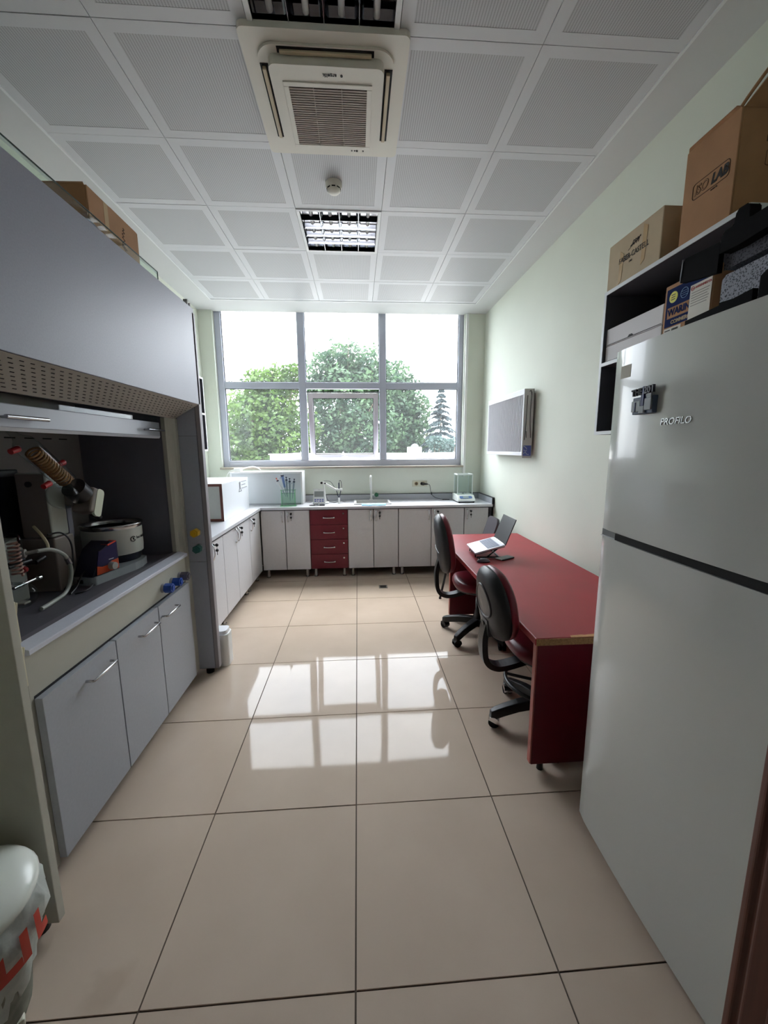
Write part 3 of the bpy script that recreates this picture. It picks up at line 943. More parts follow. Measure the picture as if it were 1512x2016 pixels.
# blue cloth
b = MB()
n, m = 16, 6
for i in range(n+1):
    for j in range(m+1):
        x = 0.07+0.29*i/n; y = 3.735+0.10*j/m + 0.012*math.sin(i*0.9)
        zz = ZT+0.004+0.013*abs(math.sin(i*0.55+j*0.8))*(0.4+0.6*j/m)
        b.v.append(Vector((x, y, zz)))
for i in range(n):
    for j in range(m):
        a = i*(m+1)+j
        b.f.append([a, a+m+1, a+m+2, a+1]); b.mi.append(0); b.sm.append(True)
o = b.build('cleaning_cloth', mat('light_blue_cloth', (140, 196, 226), 0.85)); o.modifiers.new('s', 'SOLIDIFY').thickness = 0.003
tag(o, 'crumpled light blue cloth in front of the sink', 'cloth')
# floor drain
fd = thing('floor_drain', 'small square metal drain in the floor before the cabinets', 'floor drain', (0.292, 3.325, 0))
b = MB()
for (x0, x1, y0, y1) in ((0.245, 0.34, 3.275, 3.287), (0.245, 0.34, 3.363, 3.375), (0.245, 0.257, 3.287, 3.363), (0.328, 0.34, 3.287, 3.363)): b.box(x0, x1, y0, y1, 0.0012, 0.0035)
b.build('rim', mat('dull_steel', (120, 116, 110), 0.4, 0.8), fd)
bx('cover', mat('drain_dark', (62, 58, 54), 0.5, 0.6), fd, 0.257, 0.328, 3.287, 3.363, 0.0012, 0.0028)
b = MB()
for k in range(5):
    y = 3.297+k*0.014; b.box(0.263, 0.322, y-0.003, y+0.003, 0.0028, 0.0031)
b.build('slots', DARK, fd)

# ================================================================== FUME HOOD
HN, HF = 0.235, 1.70          # inside faces of the side panels
h = thing('fume_hood', 'tall grey laboratory fume hood with raised sash on the left wall', 'fume hood', (-1.4, 0.97, 0))
HB = XL+0.01
bx('side_panel', HOODSIDE, h, HB, -0.95, 0.208, HN, 0.035, 2.375, 0.002, label='near side panel with pale front edge')
bx('side_panel', HOODG, h, HB, -0.975, HF, 1.74, 0.035, 2.36)
bx('side_edge', mat('hood_post_edge', (158, 154, 158), 0.45), h, -0.975, -0.95, HF+0.004, 1.75, 0.035, 2.35, 0.003)
bx('front_panel', HOODF, h, -0.97, -0.95, HN+0.001, HF+0.03, 1.81, 2.375, 0.002)
bx('top_panel', HOODG, h, HB, -0.971, HN+0.001, HF, 2.355, 2.374)
# sloping perforated soffit
SOF = mat('hood_soffit_taupe', (164, 158, 150), 0.5)
b = MB(); b.prism([(-0.952, 1.808), (-1.10, 1.722), (-1.10, 1.735), (-0.965, 1.815)], 'y', HN+0.001, HF-0.001)
sf = b.build('soffit', SOF, h)
b = MB()
P0, P1 = Vector((-0.952, 0, 1.808)), Vector((-1.10, 0, 1.722))
nrm = Vector((0.5, 0, -0.86))
ux = (P1-P0).normalized()
for r_ in range(8):
    for c_ in range(34):
        p = P0 + (P1-P0)*((r_+1.0)/9.2)
        y = HN+0.05+0.041*c_+(0.0205 if r_ % 2 else 0)
        if y > HF-0.04: continue
        M_ = frame(p + nrm.normalized()*0.0006 + Vector((0, y, 0)), (0, 1, 0), ux)
        b.box(-0.0075, 0.0075, -0.0015, 0.0015, -0.0006, 0.0006, M=M_)
g = b.build('vent_slots', DARK, sf); g['kind'] = 'stuff'
# interior
bx('back_wall', HOODBK, h, -1.635, -1.62, 0.40, 1.60, 0.885, 1.80)
for k in range(9):
    y = 0.52+0.115*k; bx('back_slot', DARK, h, -1.6201, -1.6185, y, y+0.06, 1.592, 1.598)
bx('inner_wall', HOODIN, h, -1.62, -1.115, 1.60, 1.615, 0.885, 1.80)
bx('inner_wall', HOODIN, h, -1.62, -1.115, 0.385, 0.40, 0.885, 1.80)
bx('inner_roof', HOODIN, h, -1.62, -1.18, 0.40, 1.60, 1.80, 1.815)
bx('worktop', mat('hood_worktop', (92, 90, 98), 0.45, var=0.04, vscale=90), h, -1.62, -1.135, 0.40, 1.60, 0.86, 0.885)
bx('worktop_rim', mat('hood_worktop_rim', (116, 114, 122), 0.45), h, -1.135, -1.108, 0.40, 1.60, 0.86, 0.899)
b = MB(); b.prism([(-1.108, 0.72), (-1.108, 0.900), (-1.0545, 0.886), (-1.0545, 0.868), (-1.08, 0.866), (-1.08, 0.72)], 'y', 0.38, 1.60)
b.build('front_lip', LIPM, h, bevel=0.003)
bx('apron', CREAM, h, -1.0795, -1.075, 0.38, 1.60, 0.712, 0.868)
# cream frame around the opening
b = MB()
b.prism([(-1.135, 1.585), (-1.112, 1.585), (-1.098, 1.60), (-1.098, 1.655), (-1.088, 1.668), (-1.088, 1.699), (-1.135, 1.699)], 'z', 0.71, 1.722)
b.build('frame_post', CREAM, h)
b = MB()
b.prism([(-1.135, 0.415), (-1.112, 0.415), (-1.098, 0.40), (-1.088, 0.33), (-1.088, HN+0.001), (-1.135, HN+0.001)], 'z', 0.71, 1.722)
b.build('frame_post', CREAM, h)
bx('base_frame', CREAM, h, -1.098, -1.08, 1.60, 1.699, 0.04, 0.71); bx('base_frame', CREAM, h, -1.098, -1.08, HN+0.001, 0.40, 0.04, 0.71)
# grey return plates on the far side panel
RET = mat('hood_return_grey', (172, 178, 192), 0.42, var=0.02, vscale=60)
for (z0, z1) in ((0.04, 0.80), (0.803, 1.615), (1.618, 1.795)):
    bx('return_plate', RET, h, -1.086, -0.978, HF-0.004, HF-0.0005, z0, z1)
# base cabinet with three doors
bx('base_carcass', mat('hood_base_dark', (60, 60, 64), 0.6), h, -1.60, -1.082, 0.39, 1.58, 0.075, 0.705)
ys = [0.392, 0.807, 1.184, 1.578]
for k in range(3):
    d = bx('door', DOORG, h, -1.076, -1.050, ys[k]+0.003, ys[k+1]-0.003, 0.068, 0.702, 0.0015)
    c = (ys[k+1]-0.145 if k < 2 else ys[k]+0.10, )
    hy0 = ys[k+1]-0.205 if k < 2 else ys[k]+0.03
    if k == 2: hy0 = 1.215
    b = MB(); z = 0.635; x = -1.050
    b.tube([(x, hy0, z), (x+0.026, hy0, z), (x+0.030, hy0+0.004, z), (x+0.030, hy0+0.151, z), (x+0.026, hy0+0.155, z), (x, hy0+0.155, z)], 0.0055, 8)
    b.build('handle', STEEL, d)
# toe recess
bx('plinth', DARK, h, -1.55, -1.25, 0.40, 1.57, 0.0, 0.075)
for (x, y) in ((-1.02, 1.722), (-1.02, 0.222), (-1.7, 1.722), (-1.7, 0.222)):
    b = MB(); b.cyl((x, y, 0), (x, y, 0.02), 0.026, n=14); b.cyl((x, y, 0.02), (x, y, 0.035), 0.012, n=10); b.build('foot', BLACK, h)
# sash: rail with two handles, glass above
sh = bx('sash', mat('sash_rail_grey', (168, 172, 184), 0.35), h, -1.168, -1.142, 0.402, 1.584, 1.612, 1.692, 0.003)
b = MB(); b.prism([(-1.168, 1.600), (-1.150, 1.600), (-1.142, 1.612), (-1.168, 1.612)], 'y', 0.402, 1.584); b.build('lower_bevel', mat('sash_bevel', (196, 200, 208), 0.3), sh)
bx('sash_glass', CLEAR, sh, -1.158, -1.153, 0.402, 1.584, 1.692, 1.99)
for (y0, y1) in ((0.50, 0.68), (1.39, 1.57)):
    b = MB(); z = 1.645; x = -1.142
    b.tube([(x, y0+0.02, z), (x+0.03, y0+0.02, z)], 0.005, 8); b.tube([(x, y1-0.02, z), (x+0.03, y1-0.02, z)], 0.005, 8)
    b.cyl((x+0.03, y0, z), (x+0.03, y1, z), 0.0075, n=10)
    b.build('sash_handle', STEEL, sh)
# service knobs
def knob(c, out, up, col, name, label):
    n = Vector(out)
    c = Vector(c)
    b = MB(); b.cyl(c, c+n*0.014, 0.027, 0.023, n=16)
    k = b.build('knob_collar', mat('knob_collar_grey', (150, 152, 156), 0.4), h)
    side = Vector(up).cross(n).normalized()
    b = MB(); M_ = frame(c+n*0.014, side, up)
    pts = [(0.027*math.cos(t)*(1.0 if i % 2 else 0.86), 0.027*math.sin(t)*(1.0 if i % 2 else 0.86)) for i, t in enumerate([2*PI*q/12 for q in range(12)])]
    b.prism(pts, 'z', 0, 0.042, M=M_)
    b.prism([(p[0]*0.62, p[1]*0.62) for p in pts], 'z', 0.042, 0.048, M=M_)
    b.build(name, mat('knob_'+name+label.split()[0], col, 0.35), k, bevel=0.002, label=label)
knob((-1.075, 1.30, 0.765), (1, 0, 0), (0, 0.3, 1), (30, 78, 170), 'knob', 'blue service knob')
knob((-1.075, 1.405, 0.765), (1, 0, 0), (0, -0.2, 1), (30, 72, 168), 'knob', 'blue service knob')
knob((-1.075, 1.51, 0.765), (1, 0, 0), (0, 0.1, 1), (92, 88, 100), 'knob', 'grey service knob')
knob((-1.020, HF-0.005, 1.003), (0, -1, 0), (0.1, 0, 1), (224, 178, 40), 'knob', 'yellow service knob')
knob((-1.014, HF-0.005, 0.897), (0, -1, 0), (0.2, 0, 1), (20, 88, 84), 'knob', 'green service knob')
# socket flaps on the near return
SOC = mat('socket_ivory', (206, 200, 172), 0.45)
for z in (1.045, 0.905):
    b = MB(); b.box(-1.045, -0.972, HN+0.001, HN+0.03, z-0.075, z+0.055)
    s = b.build('socket', SOC, h, bevel=0.004)
    b = MB(); b.X = Matrix.Translation((-1.01, HN+0.03, z+0.05)) @ Matrix.Rotation(math.radians(-14), 4, 'X')
    b.box(-0.034, 0.038, 0.0, 0.008, -0.11, 0.0); b.build('flap', SOC, s, bevel=0.003)
# clear strip along the top edge
b = MB(); b.box(-0.9545, -0.9505, HN, 1.311, 2.376, 2.412); st = b.build('top_strip', ACRYL, h)
b = MB(); b.box(-0.9548, -0.9502, HN, 1.311, 2.410, 2.4125); b.box(-0.9548, -0.9502, 1.3095, 1.3112, 2.376, 2.412); b.build('strip_edge', mat('acrylic_edge', (70, 84, 80), 0.3), st)
b = MB(); b.box(-0.975, -0.952, 1.655, 1.668, 2.376, 2.405); b.box(-0.975, -0.952, 1.690, 1.70, 2.376, 2.395); b.build('cable_clip', mat('clip_grey', (150, 152, 148), 0.5), h)
# ================================================================== THINGS IN AND ON THE HOOD
# cardboard box on the hood
def open_box(name, label, x0, x1, y0, y1, z0, z1, m, flaps=(), th=0.006):
    t = thing(name, label, 'box', ((x0+x1)/2, (y0+y1)/2, z0))
    b = MB()
    b.box(x0, x0+th, y0, y1, z0, z1); b.box(x1-th, x1, y0, y1, z0, z1)
    b.box(x0+th, x1-th, y0, y0+th, z0, z1); b.box(x0+th, x1-th, y1-th, y1, z0, z1)
    b.box(x0+th, x1-th, y0+th, y1-th, z0, z0+th)
    b.build('body', m, t, bevel=0.003)
    for (a, c, d, e) in flaps:
        b = MB()
        a, c, d, e = map(Vector, (a, c, d, e))
        n = (c-a).cross(e-a).normalized()*0.005
        b.add([a, c, d, e, a+n, c+n, d+n, e+n], [(0, 3, 2, 1), (4, 5, 6, 7), (0, 1, 5, 4), (1, 2, 6, 5), (2, 3, 7, 6), (3, 0, 4, 7)])
        b.build('flap', m, t)
    return t
bxh = open_box('cardboard_box', 'open brown cardboard box on top of the fume hood', -1.50, -1.05, 0.97, 1.35, 2.376, 2.60, CARD,
               [((-1.055, 1.13, 2.598), (-1.055, 1.345, 2.598), (-1.07, 1.33, 2.612), (-1.07, 1.14, 2.608)), ((-1.5, 0.972, 2.598), (-1.06, 0.972, 2.598), (-1.07, 0.985, 2.612), (-1.49, 0.985, 2.604))])
b = MB()
q = []
for k in range(40):
    s = k/39
    q.append(Vector((-1.0495, 1.216+0.008*math.sin(s*34)+0.004*math.sin(s*11), 2.560-0.085*s)))
b.tube(q, 0.0016, 5); b.tube([(-1.0495, 1.20, 2.485), (-1.0495, 1.236, 2.47)], 0.0016, 5); b.tube([(-1.0495, 1.206, 2.50), (-1.0495, 1.20, 2.475), (-1.0495, 1.225, 2.465)], 0.0016, 5)
b.build('handwriting', INKB, bxh)
bx('tape_strip', TAPE, bxh, -1.0498, -1.0490, 1.075, 1.105, 2.50, 2.597)
# crumpled clear wrap lying on the hood top behind the strip
b = MB()
pts = [(-1.0, 0.93+0.045*i, 2.384+0.012*(i % 2)) for i in range(8)]
b.tube(bez(pts, 4), [0.010+0.006*math.sin(i*1.9) for i in range(29)], 7)
o = b.build('plastic_wrap', thin_glass('plastic_wrap', (216, 214, 208), rough=0.15)); tag(o, 'crumpled clear plastic wrap below the box on the fume hood', 'plastic wrap')
b = MB(); b.tube(bez([(-0.985, 0.80, 2.390), (-0.985, 0.86, 2.398), (-0.985, 0.93, 2.384), (-0.985, 0.99, 2.388)], 5), 0.010, 8)
o = b.build('cable_bundle', mat('violet_cable', (84, 80, 104), 0.5)); tag(o, 'short dark violet cable bundle on the fume hood edge', 'cable')

# ---- rotary evaporator
EV = mat('evaporator_grey', (176, 180, 172), 0.45)
EVD = mat('evaporator_taupe', (128, 118, 110), 0.5)
COILM = mat('amber_coil', (176, 132, 84), 0.25, trans=0.2)
REDP = mat('red_plastic', (168, 24, 34), 0.4)
WZ = 0.885
ev = thing('rotary_evaporator', 'rotary evaporator with slanted glass condenser inside the fume hood', 'rotary evaporator', (-1.42, 1.0, WZ))
bx('column', EV, ev, -1.49, -1.36, 0.955, 1.06, 1.14, 1.435, 0.008)
bx('column_base', EVD, ev, -1.50, -1.35, 0.945, 1.07, WZ+0.001, 1.138, 0.006)
bx('side_shade', EVD, ev, -1.485, -1.365, 0.9535, 0.9545, 1.145, 1.43)  # thin darker sheet paints the shaded near side of the column
b = MB(); b.cyl((-1.43, 0.953, 1.385), (-1.43, 0.945, 1.385), 0.013, n=12); b.build('column_button', BLACK, ev)
A, B_ = Vector((-1.29, 0.762, 1.578)), Vector((-1.29, 1.01, 1.373))
ax = (B_-A).normalized()
# drive head
HD = B_ + ax*0.045
Mh = frame(HD, ax, (1, 0, 0))
b = MB(); b.X = Mh; b.cyl((-0.03, 0, 0), (0.035, 0, 0), 0.050, n=24); b.build('collar', BLACK, ev, bevel=0.004)
b = MB(); b.X = frame(HD+ax*0.065+Vector((0, 0, -0.012)), (0, 0.38, 0.92), (0, 0.92, -0.38))
b.box(-0.062, 0.062, -0.035, 0.035, -0.05, 0.04)
hd = b.build('drive_head', EVD, ev, bevel=0.012, seg=3)
b = MB(); b.X = frame(HD+ax*0.085+Vector((0.044, 0.0, -0.012)), (0, 0.40, 0.92), (0, 0.92, -0.40))
b.prism(rrect(0.135, 0.052, 0.018, 4), 'z', -0.053, -0.040, M=Matrix.Translation((0, 0, 0.045)))
b.build('head_cover', mat('pale_green_cover', (214, 218, 196), 0.4), hd, bevel=0.002)
b = MB(); c = HD+ax*0.10+Vector((0.01, 0.005, -0.055)); b.cyl(c, c+Vector((0, 0.035, -0.03)), 0.022, 0.014, n=12); b.build('vapour_seal', BLACK, ev)
b = MB(); c = c+Vector((0, 0.035, -0.03)); b.tube([c, c+Vector((0, 0.03, -0.035))], 0.005, 8); b.tube([c+Vector((0, 0.008, -0.008)), c+Vector((0, 0.03, 0.008))], 0.004, 6); b.build('vapour_tube', CLEAR, ev)
bx('head_arm', EVD, ev, -1.40, -1.30, 1.06, 1.13, 1.27, 1.33, 0.006)
b = MB(); b.box(-1.42, -1.36, 1.06, 1.09, 1.12, 1.28); b.build('lift_rail', HOODIN, ev)
# condenser
b = MB(); b.X = frame(A, ax.orthogonal(), ax.cross(ax.orthogonal()))
L_ = (B_-A).length
pr = [(0.012, -0.055), (0.014, -0.02), (0.022, 0.0), (0.038, 0.02), (0.042, 0.05), (0.042, L_-0.04), (0.03, L_-0.01), (0.026, L_+0.02)]
b.lathe(pr, n=24); b.build('condenser_glass', CLEAR, ev)
b = MB(); e1 = Vector((1, 0, 0)); e2 = ax.cross(e1)
pts = []
for k in range(14*12):
    t_ = 2*PI*k/12
    pts.append(A + ax*(0.075+0.215*k/(14*12)) + (e1*math.cos(t_)+e2*math.sin(t_))*0.028)
b.tube(pts, 0.0048, 6); b.build('coil', COILM, ev)
b = MB(); b.tube([A-ax*0.05, A-ax*0.06+Vector((0, -0.02, 0.02)), A-ax*0.05+Vector((0, -0.035, 0.01))], 0.009, 8); b.build('glass_outlet', CLEAR, ev)
for off, d in ((0.02, Vector((0, -0.045, -0.03))), (0.26, Vector((-0.02, 0.03, 0.062))), (0.20, Vector((0.0, -0.05, -0.062)))):
    p = A+ax*off+d
    b = MB(); b.cyl(p-Vector((0, 0.018, 0.006)), p+Vector((0, 0.018, 0.006)), 0.011, 0.013, n=12); b.build('red_cap', REDP, ev)
# receiving flask
fc_ = Vector((-1.28, 0.935, 1.335))
b = MB(); b.sphere(fc_, 0.060, 20, 14); b.cyl(fc_+Vector((0, 0.02, 0.05)), fc_+Vector((0, 0.05, 0.085)), 0.016, n=12, caps=False); b.build('receiving_flask', CLEAR, ev)

# ---- heating bath
PC = Vector((-1.345, 1.36, WZ))
hb = thing('heating_bath', 'white heating bath pot with steel rim and orange control panel', 'heating bath', (PC.x, PC.y, WZ))
rot = Matrix.Translation(PC) @ Matrix.Rotation(math.radians(-12), 4, 'Z')
BASEM = mat('bath_base_grey', (158, 164, 166), 0.4)
b = MB(); b.X = rot
b.prism([(-0.10, -0.325), (0.155, -0.325), (0.172, -0.31), (0.175, -0.06), (0.165, 0.0), (0.13, 0.08), (-0.12, 0.12)], 'z', 0.001, 0.042)
b.build('base', BASEM, hb, bevel=0.006)
b = MB(); b.X = rot; b.cyl((0.0, 0, 0.042), (0.0, 0, 0.095), 0.125, 0.135, n=36); b.build('lower_ring', mat('bath_navy', (26, 32, 52), 0.4), hb)
b = MB(); b.X = rot; b.lathe([(0.140, 0.085), (0.143, 0.12), (0.143, 0.225)], n=40)
b.build('pot', mat('bath_white', (206, 208, 202), 0.4), hb)
b = MB(); b.X = rot; b.lathe([(0.143, 0.225), (0.150, 0.243), (0.149, 0.250), (0.138, 0.248), (0.132, 0.235), (0.128, 0.11), (0.0001, 0.105)], n=40)
b.build('steel_rim', STEEL, hb)
b = MB(); b.X = rot @ Matrix.Translation((0.070, -0.058, 0))
b.prism([(-0.265, 0.042), (-0.10, 0.042), (-0.10, 0.185), (-0.135, 0.195), (-0.19, 0.165)], 'x', -0.015, 0.095)
ctl = b.build('control_unit', mat('bath_navy2', (28, 30, 54), 0.35), hb, bevel=0.006)
b = MB(); b.X = rot @ Matrix.Translation((0.070, -0.058, 0)); b.prism([(-0.245, 0.046), (-0.105, 0.046), (-0.105, 0.185), (-0.215, 0.160)], 'x', 0.0951, 0.099)
b.build('screen_panel', mat('screen_violet', (44, 40, 78), 0.2), ctl)
b = MB(); b.X = rot @ Matrix.Translation((0.070, -0.058, 0)); b.prism([(-0.24, 0.047), (-0.106, 0.047), (-0.106, 0.098), (-0.150, 0.095), (-0.165, 0.080), (-0.205, 0.080), (-0.235, 0.090)], 'x', 0.099, 0.1005)
b.build('orange_panel', mat('orange_panel', (206, 74, 34), 0.4), ctl)
b = MB(); b.X = rot @ Matrix.Translation((0.070, -0.058, 0)); b.prism([(-0.16, 0.175), (-0.108, 0.186), (-0.108, 0.192), (-0.16, 0.182)], 'x', 0.06, 0.100); b.build('orange_light_bar', mat('orange_bar', (222, 70, 44), 0.4), ctl)
b = MB(); b.X = rot @ Matrix.Translation((0.070, -0.058, 0)); b.cyl((0.0995, -0.155, 0.072), (0.125, -0.155, 0.072), 0.020, 0.018, n=20); b.build('dial', mat('dial_grey', (176, 176, 170), 0.35), ctl)
b = MB(); b.X = rot @ Matrix.Translation((0.070, -0.058, 0)); b.box(0.101, 0.1016, -0.165, -0.135, 0.105, 0.108); b.build('display_line', mat('display_white', (206, 206, 220), 0.4), ctl)
b = MB(); b.X = rot; b.box(0.085, 0.115, -0.3262, -0.3250, 0.012, 0.030); b.build('power_switch', BLACK, hb)
# maker's mark on the pot
b = MB()
an = math.radians(-8)
def onpot(a, z): return rot @ Vector((0.1440*math.cos(a), 0.1440*math.sin(a), z))
ring = [onpot(an+0.10*math.cos(t), 0.165+0.0135*math.sin(t)) for t in [0.6+5.2*i/20 for i in range(21)]]
b.tube(ring, 0.0022, 5); b.tube([onpot(an, 0.172), onpot(an+0.03, 0.160)], 0.003, 5)
b.build('drop_mark', INK, hb)
for k, ch in enumerate('heidolph'):
    a = an + 0.20 + 0.088*k
    o_ = rot @ Vector((0.1436*math.cos(a), 0.1436*math.sin(a), 0.168))
    nx = (rot.to_3x3() @ Vector((-math.sin(a), math.cos(a), 0)))
    text(ch, 0.022, frame(o_, nx, (0, 0, 1)), INK, 'letter', hb, bold=0.0004)

# ---- glass vacuum pump assembly at the near end of the hood
vp = thing('vacuum_pump', 'small vacuum pump with glass coil condenser and round flask in the hood', 'vacuum pump', (-1.43, 0.78, WZ))
PUMP = mat('pump_grey', (170, 168, 162), 0.45)
b = MB(); b.box(-1.56, -1.42, 0.70, 0.865, WZ+0.001, 1.125); b.build('housing', PUMP, vp, bevel=0.01)
b = MB(); b.prism([(0.715, 1.125), (0.86, 1.125), (0.862, 1.165), (0.74, 1.14)], 'x', -1.54, -1.44); b.build('top_cover', PUMP, vp, bevel=0.003)
gx_, gy_ = -1.36, 0.745
b = MB(); b.cyl((gx_, gy_, 1.02), (gx_, gy_, 1.18), 0.028, n=18, caps=False); b.cyl((gx_, gy_, 0.98), (gx_, gy_, 1.02), 0.013, 0.028, n=16, caps=False)
b.lathe([(0.028, 0), (0.02, 0.02), (0.0001, 0.028)], (gx_, gy_, 1.18), 18)
b.build('condenser_glass', CLEAR, vp)
b = MB(); b.tube([(gx_+0.017*math.cos(t), gy_+0.017*math.sin(t), 1.03+0.14*t/(2*PI*9)) for t in [2*PI*9*i/100 for i in range(101)]], 0.0045, 6); b.build('coil', mat('copper_tint_coil', (180, 138, 122), 0.3), vp)
b = MB(); b.sphere((gx_-0.005, gy_+0.01, 0.942), 0.052, 20, 14); b.build('round_flask', CLEAR, vp)
bx('liquid', mat('flask_liquid', (150, 144, 132), 0.2), vp, gx_-0.02, gx_+0.015, gy_-0.01, gy_+0.025, 0.905, 0.915, 0.004)
b = MB(); b.cyl((-1.42, gy_, 1.075), (gx_-0.02, gy_, 1.075), 0.006, n=8); b.cyl((-1.40, gy_-0.05, 1.075), (-1.40, gy_+0.09, 1.075), 0.006, n=8)
b.cyl((gx_, gy_-0.04, 1.075), (gx_, gy_+0.07, 1.075), 0.008, n=8); b.build('clamp', BLACK, vp)
b = MB(); b.cyl((-1.42, gy_+0.02, 0.99), (gx_, gy_+0.02, 0.99), 0.006, n=8); b.cyl((gx_, gy_-0.03, 0.985), (gx_, gy_+0.09, 0.99), 0.007, n=8); b.cyl((gx_+0.005, gy_+0.085, 0.99), (gx_+0.005, gy_+0.10, 0.99), 0.010, n=10); b.build('clamp', STEEL, vp)
b = MB(); b.cyl((-1.415, 0.80, 1.105), (-1.375, 0.815, 1.105), 0.018, n=12); b.cyl((-1.375, 0.815, 1.105), (-1.34, 0.83, 1.11), 0.008, n=8); b.build('hose_port', PUMP, vp)
b = MB(); b.sphere((-1.39, 0.815, 1.035), 0.014, 10, 8); b.build('red_cap', REDP, vp)
b = MB(); b.cyl((-1.415, 0.84, 1.055), (-1.37, 0.85, 1.055), 0.009, n=8); b.cyl((-1.37, 0.85, 1.055), (-1.37, 0.90, 1.065), 0.011, n=8); b.build('valve', BLACK, vp)
# hoses and cables
b = MB(); b.tube(bez([(-1.34, 0.83, 1.11), (-1.325, 0.89, 1.10), (-1.315, 0.945, 1.06), (-1.31, 0.965, 1.0), (-1.31, 0.955, 0.94), (-1.30, 0.90, 0.897), (-1.28, 0.80, 0.894), (-1.27, 0.72, 0.894)], 6), 0.0085, 8)
o = b.build('vacuum_hose', TUBEP); tag(o, 'thick translucent vacuum hose curving down to the hood worktop', 'hose')
b = MB(); b.cyl((-1.313, 0.955, 1.045), (-1.313, 0.968, 1.015), 0.013, n=10); b.build('hose_clamp', STEEL, o)
b = MB(); b.tube(bez([(-1.41, 0.92, 1.20), (-1.37, 0.90, 1.17), (-1.345, 0.895, 1.13), (-1.335, 0.885, 1.105)], 6), 0.006, 8)
o = b.build('water_hose', mat('yellowed_hose', (196, 186, 150), 0.4)); tag(o, 'thin yellowed hose beside the evaporator column', 'hose')
b = MB(); b.tube(bez([(-1.345, 0.905, 1.165), (-1.33, 0.965, 1.16), (-1.32, 1.0, 1.11), (-1.32, 1.0, 1.02), (-1.33, 0.985, 0.93), (-1.34, 0.95, 0.892)], 6), 0.004, 6)
o = b.build('power_cable', BLACK); tag(o, 'black cable hanging in an arc beside the evaporator column', 'cable')
b = MB(); b.tube(bez([(-1.28, 0.90, 0.890), (-1.29, 0.96, 0.905), (-1.30, 1.02, 0.945), (-1.29, 1.055, 0.948), (-1.27, 1.05, 0.915), (-1.25, 1.0, 0.892), (-1.24, 0.94, 0.890), (-1.26, 0.90, 0.890)], 6), 0.0042, 6)
o = b.build('power_cable', BLACK); tag(o, 'black cable looped on the hood worktop before the heating bath', 'cable')
cb = thing('instrument_case', 'black instrument case standing behind the glassware at the hood back', 'case', (-1.57, 0.86, WZ))
bx('body', mat('case_black', (20, 24, 30), 0.45), cb, -1.61, -1.52, 0.88, 1.02, WZ+0.001, 1.45, 0.006)
bx('front_plate', mat('case_plate', (16, 20, 26), 0.3), cb, -1.5195, -1.516, 0.89, 1.01, 0.95, 1.42)
# steel tube stand right of the bath
sb = thing('steel_flask', 'slim steel tube with collar standing right of the heating bath', 'metal tube', (-1.30, 1.51, WZ))
b = MB(); b.lathe([(0.016, 0.001), (0.016, 0.14)], (-1.30, 1.515, WZ), 16); b.build('body', mat('dull_tube', (120, 110, 104), 0.35, 0.8), sb)
b = MB(); b.lathe([(0.020, 0.14), (0.022, 0.145), (0.022, 0.165), (0.016, 0.172), (0.008, 0.178), (0.007, 0.205), (0.0001, 0.205)], (-1.30, 1.515, WZ), 16); b.build('collar', STEEL, sb)

# ================================================================== THINGS ON THE COUNTERS
# white box with brown edging on the left counter
wb = thing('white_chest', 'white board chest with brown-edged open end on the left counter', 'chest', (-1.46, 3.3, ZT))
x0, x1, y0, y1, z0, z1 = -1.72, -1.235, 2.86, 3.74, ZT+0.001, 1.215
CHW = mat('chest_white', (236, 238, 242), 0.3)
b = MB(); w = 0.02
b.box(x0, x0+w, y0, y1, z0, z1); b.box(x1-w, x1, y0, y1, z0, z1); b.box(x0+w, x1-w, y0, y1, z0, z0+w); b.box(x0+w, x1-w, y0, y1, z1-w, z1); b.box(x0+w, x1-w, y1-w, y1, z0+w, z1-w)
b.build('shell', CHW, wb, bevel=0.001)
b = MB(); e = 0.004
for q in ((x0, x0+0.024, z0, z1), (x1-0.024, x1, z0, z1), (x0+0.024, x1-0.024, z0, z0+0.024), (x0+0.024, x1-0.024, z1-0.024, z1)): b.box(q[0], q[1], y0-e, y0-0.0005, q[2], q[3])
b.build('edge_band', BROWNE, wb)
bx('end_panel', mat('chest_end_grey', (206, 208, 202), 0.4), wb, x0+w, x1-w, y0+0.012, y0+0.02, z0+w, z1-w)
b = MB()   # maker's mark: a flask sign with three lines
X_ = x1+0.0006
for pts in ([(3.40, 1.185), (3.405, 1.12), (3.37, 1.085), (3.46, 1.085), (3.43, 1.12), (3.43, 1.19)], [(3.48, 1.185), (3.66, 1.185)], [(3.48, 1.15), (3.62, 1.15)], [(3.48, 1.115), (3.68, 1.115)]):
    b.tube([(X_, p[0], p[1]) for p in pts], 0.0035, 4)
b.build('printed_mark', mat('mark_grey', (120, 122, 128), 0.6), wb)
# larger white box in the corner
cbx = thing('white_cabinet_box', 'low white box unit with grey front panel in the back left corner', 'box unit', (-1.07, 4.08, ZT))
x0, x1, y0, y1, z0, z1 = -1.50, -0.645, 3.95, 4.20, ZT+0.001, 1.262
b = MB()
b.box(x0, x1, y0, y1, z1-0.022, z1); b.box(x1-0.02, x1, y0, y1, z0, z1-0.022); b.box(x0, x0+0.02, y0, y1, z0, z1-0.022); b.box(x0+0.02, x1-0.02, y1-0.02, y1, z0, z1-0.022); b.box(x0+0.02, x1-0.02, y0+0.02, y1-0.02, z0, z0+0.02)
b.build('shell', mat('box_white', (240, 240, 242), 0.35), cbx, bevel=0.001)
bx('front_panel', mat('box_front_grey', (212, 216, 220), 0.3), cbx, x0+0.021, x1-0.021, y0+0.003, y0+0.018, z0, z1-0.024)
bx('base_rail', mat('box_rail', (170, 174, 178), 0.4), cbx, x0+0.021, x1-0.021, y0-0.006, y0+0.003, z0, z0+0.018)
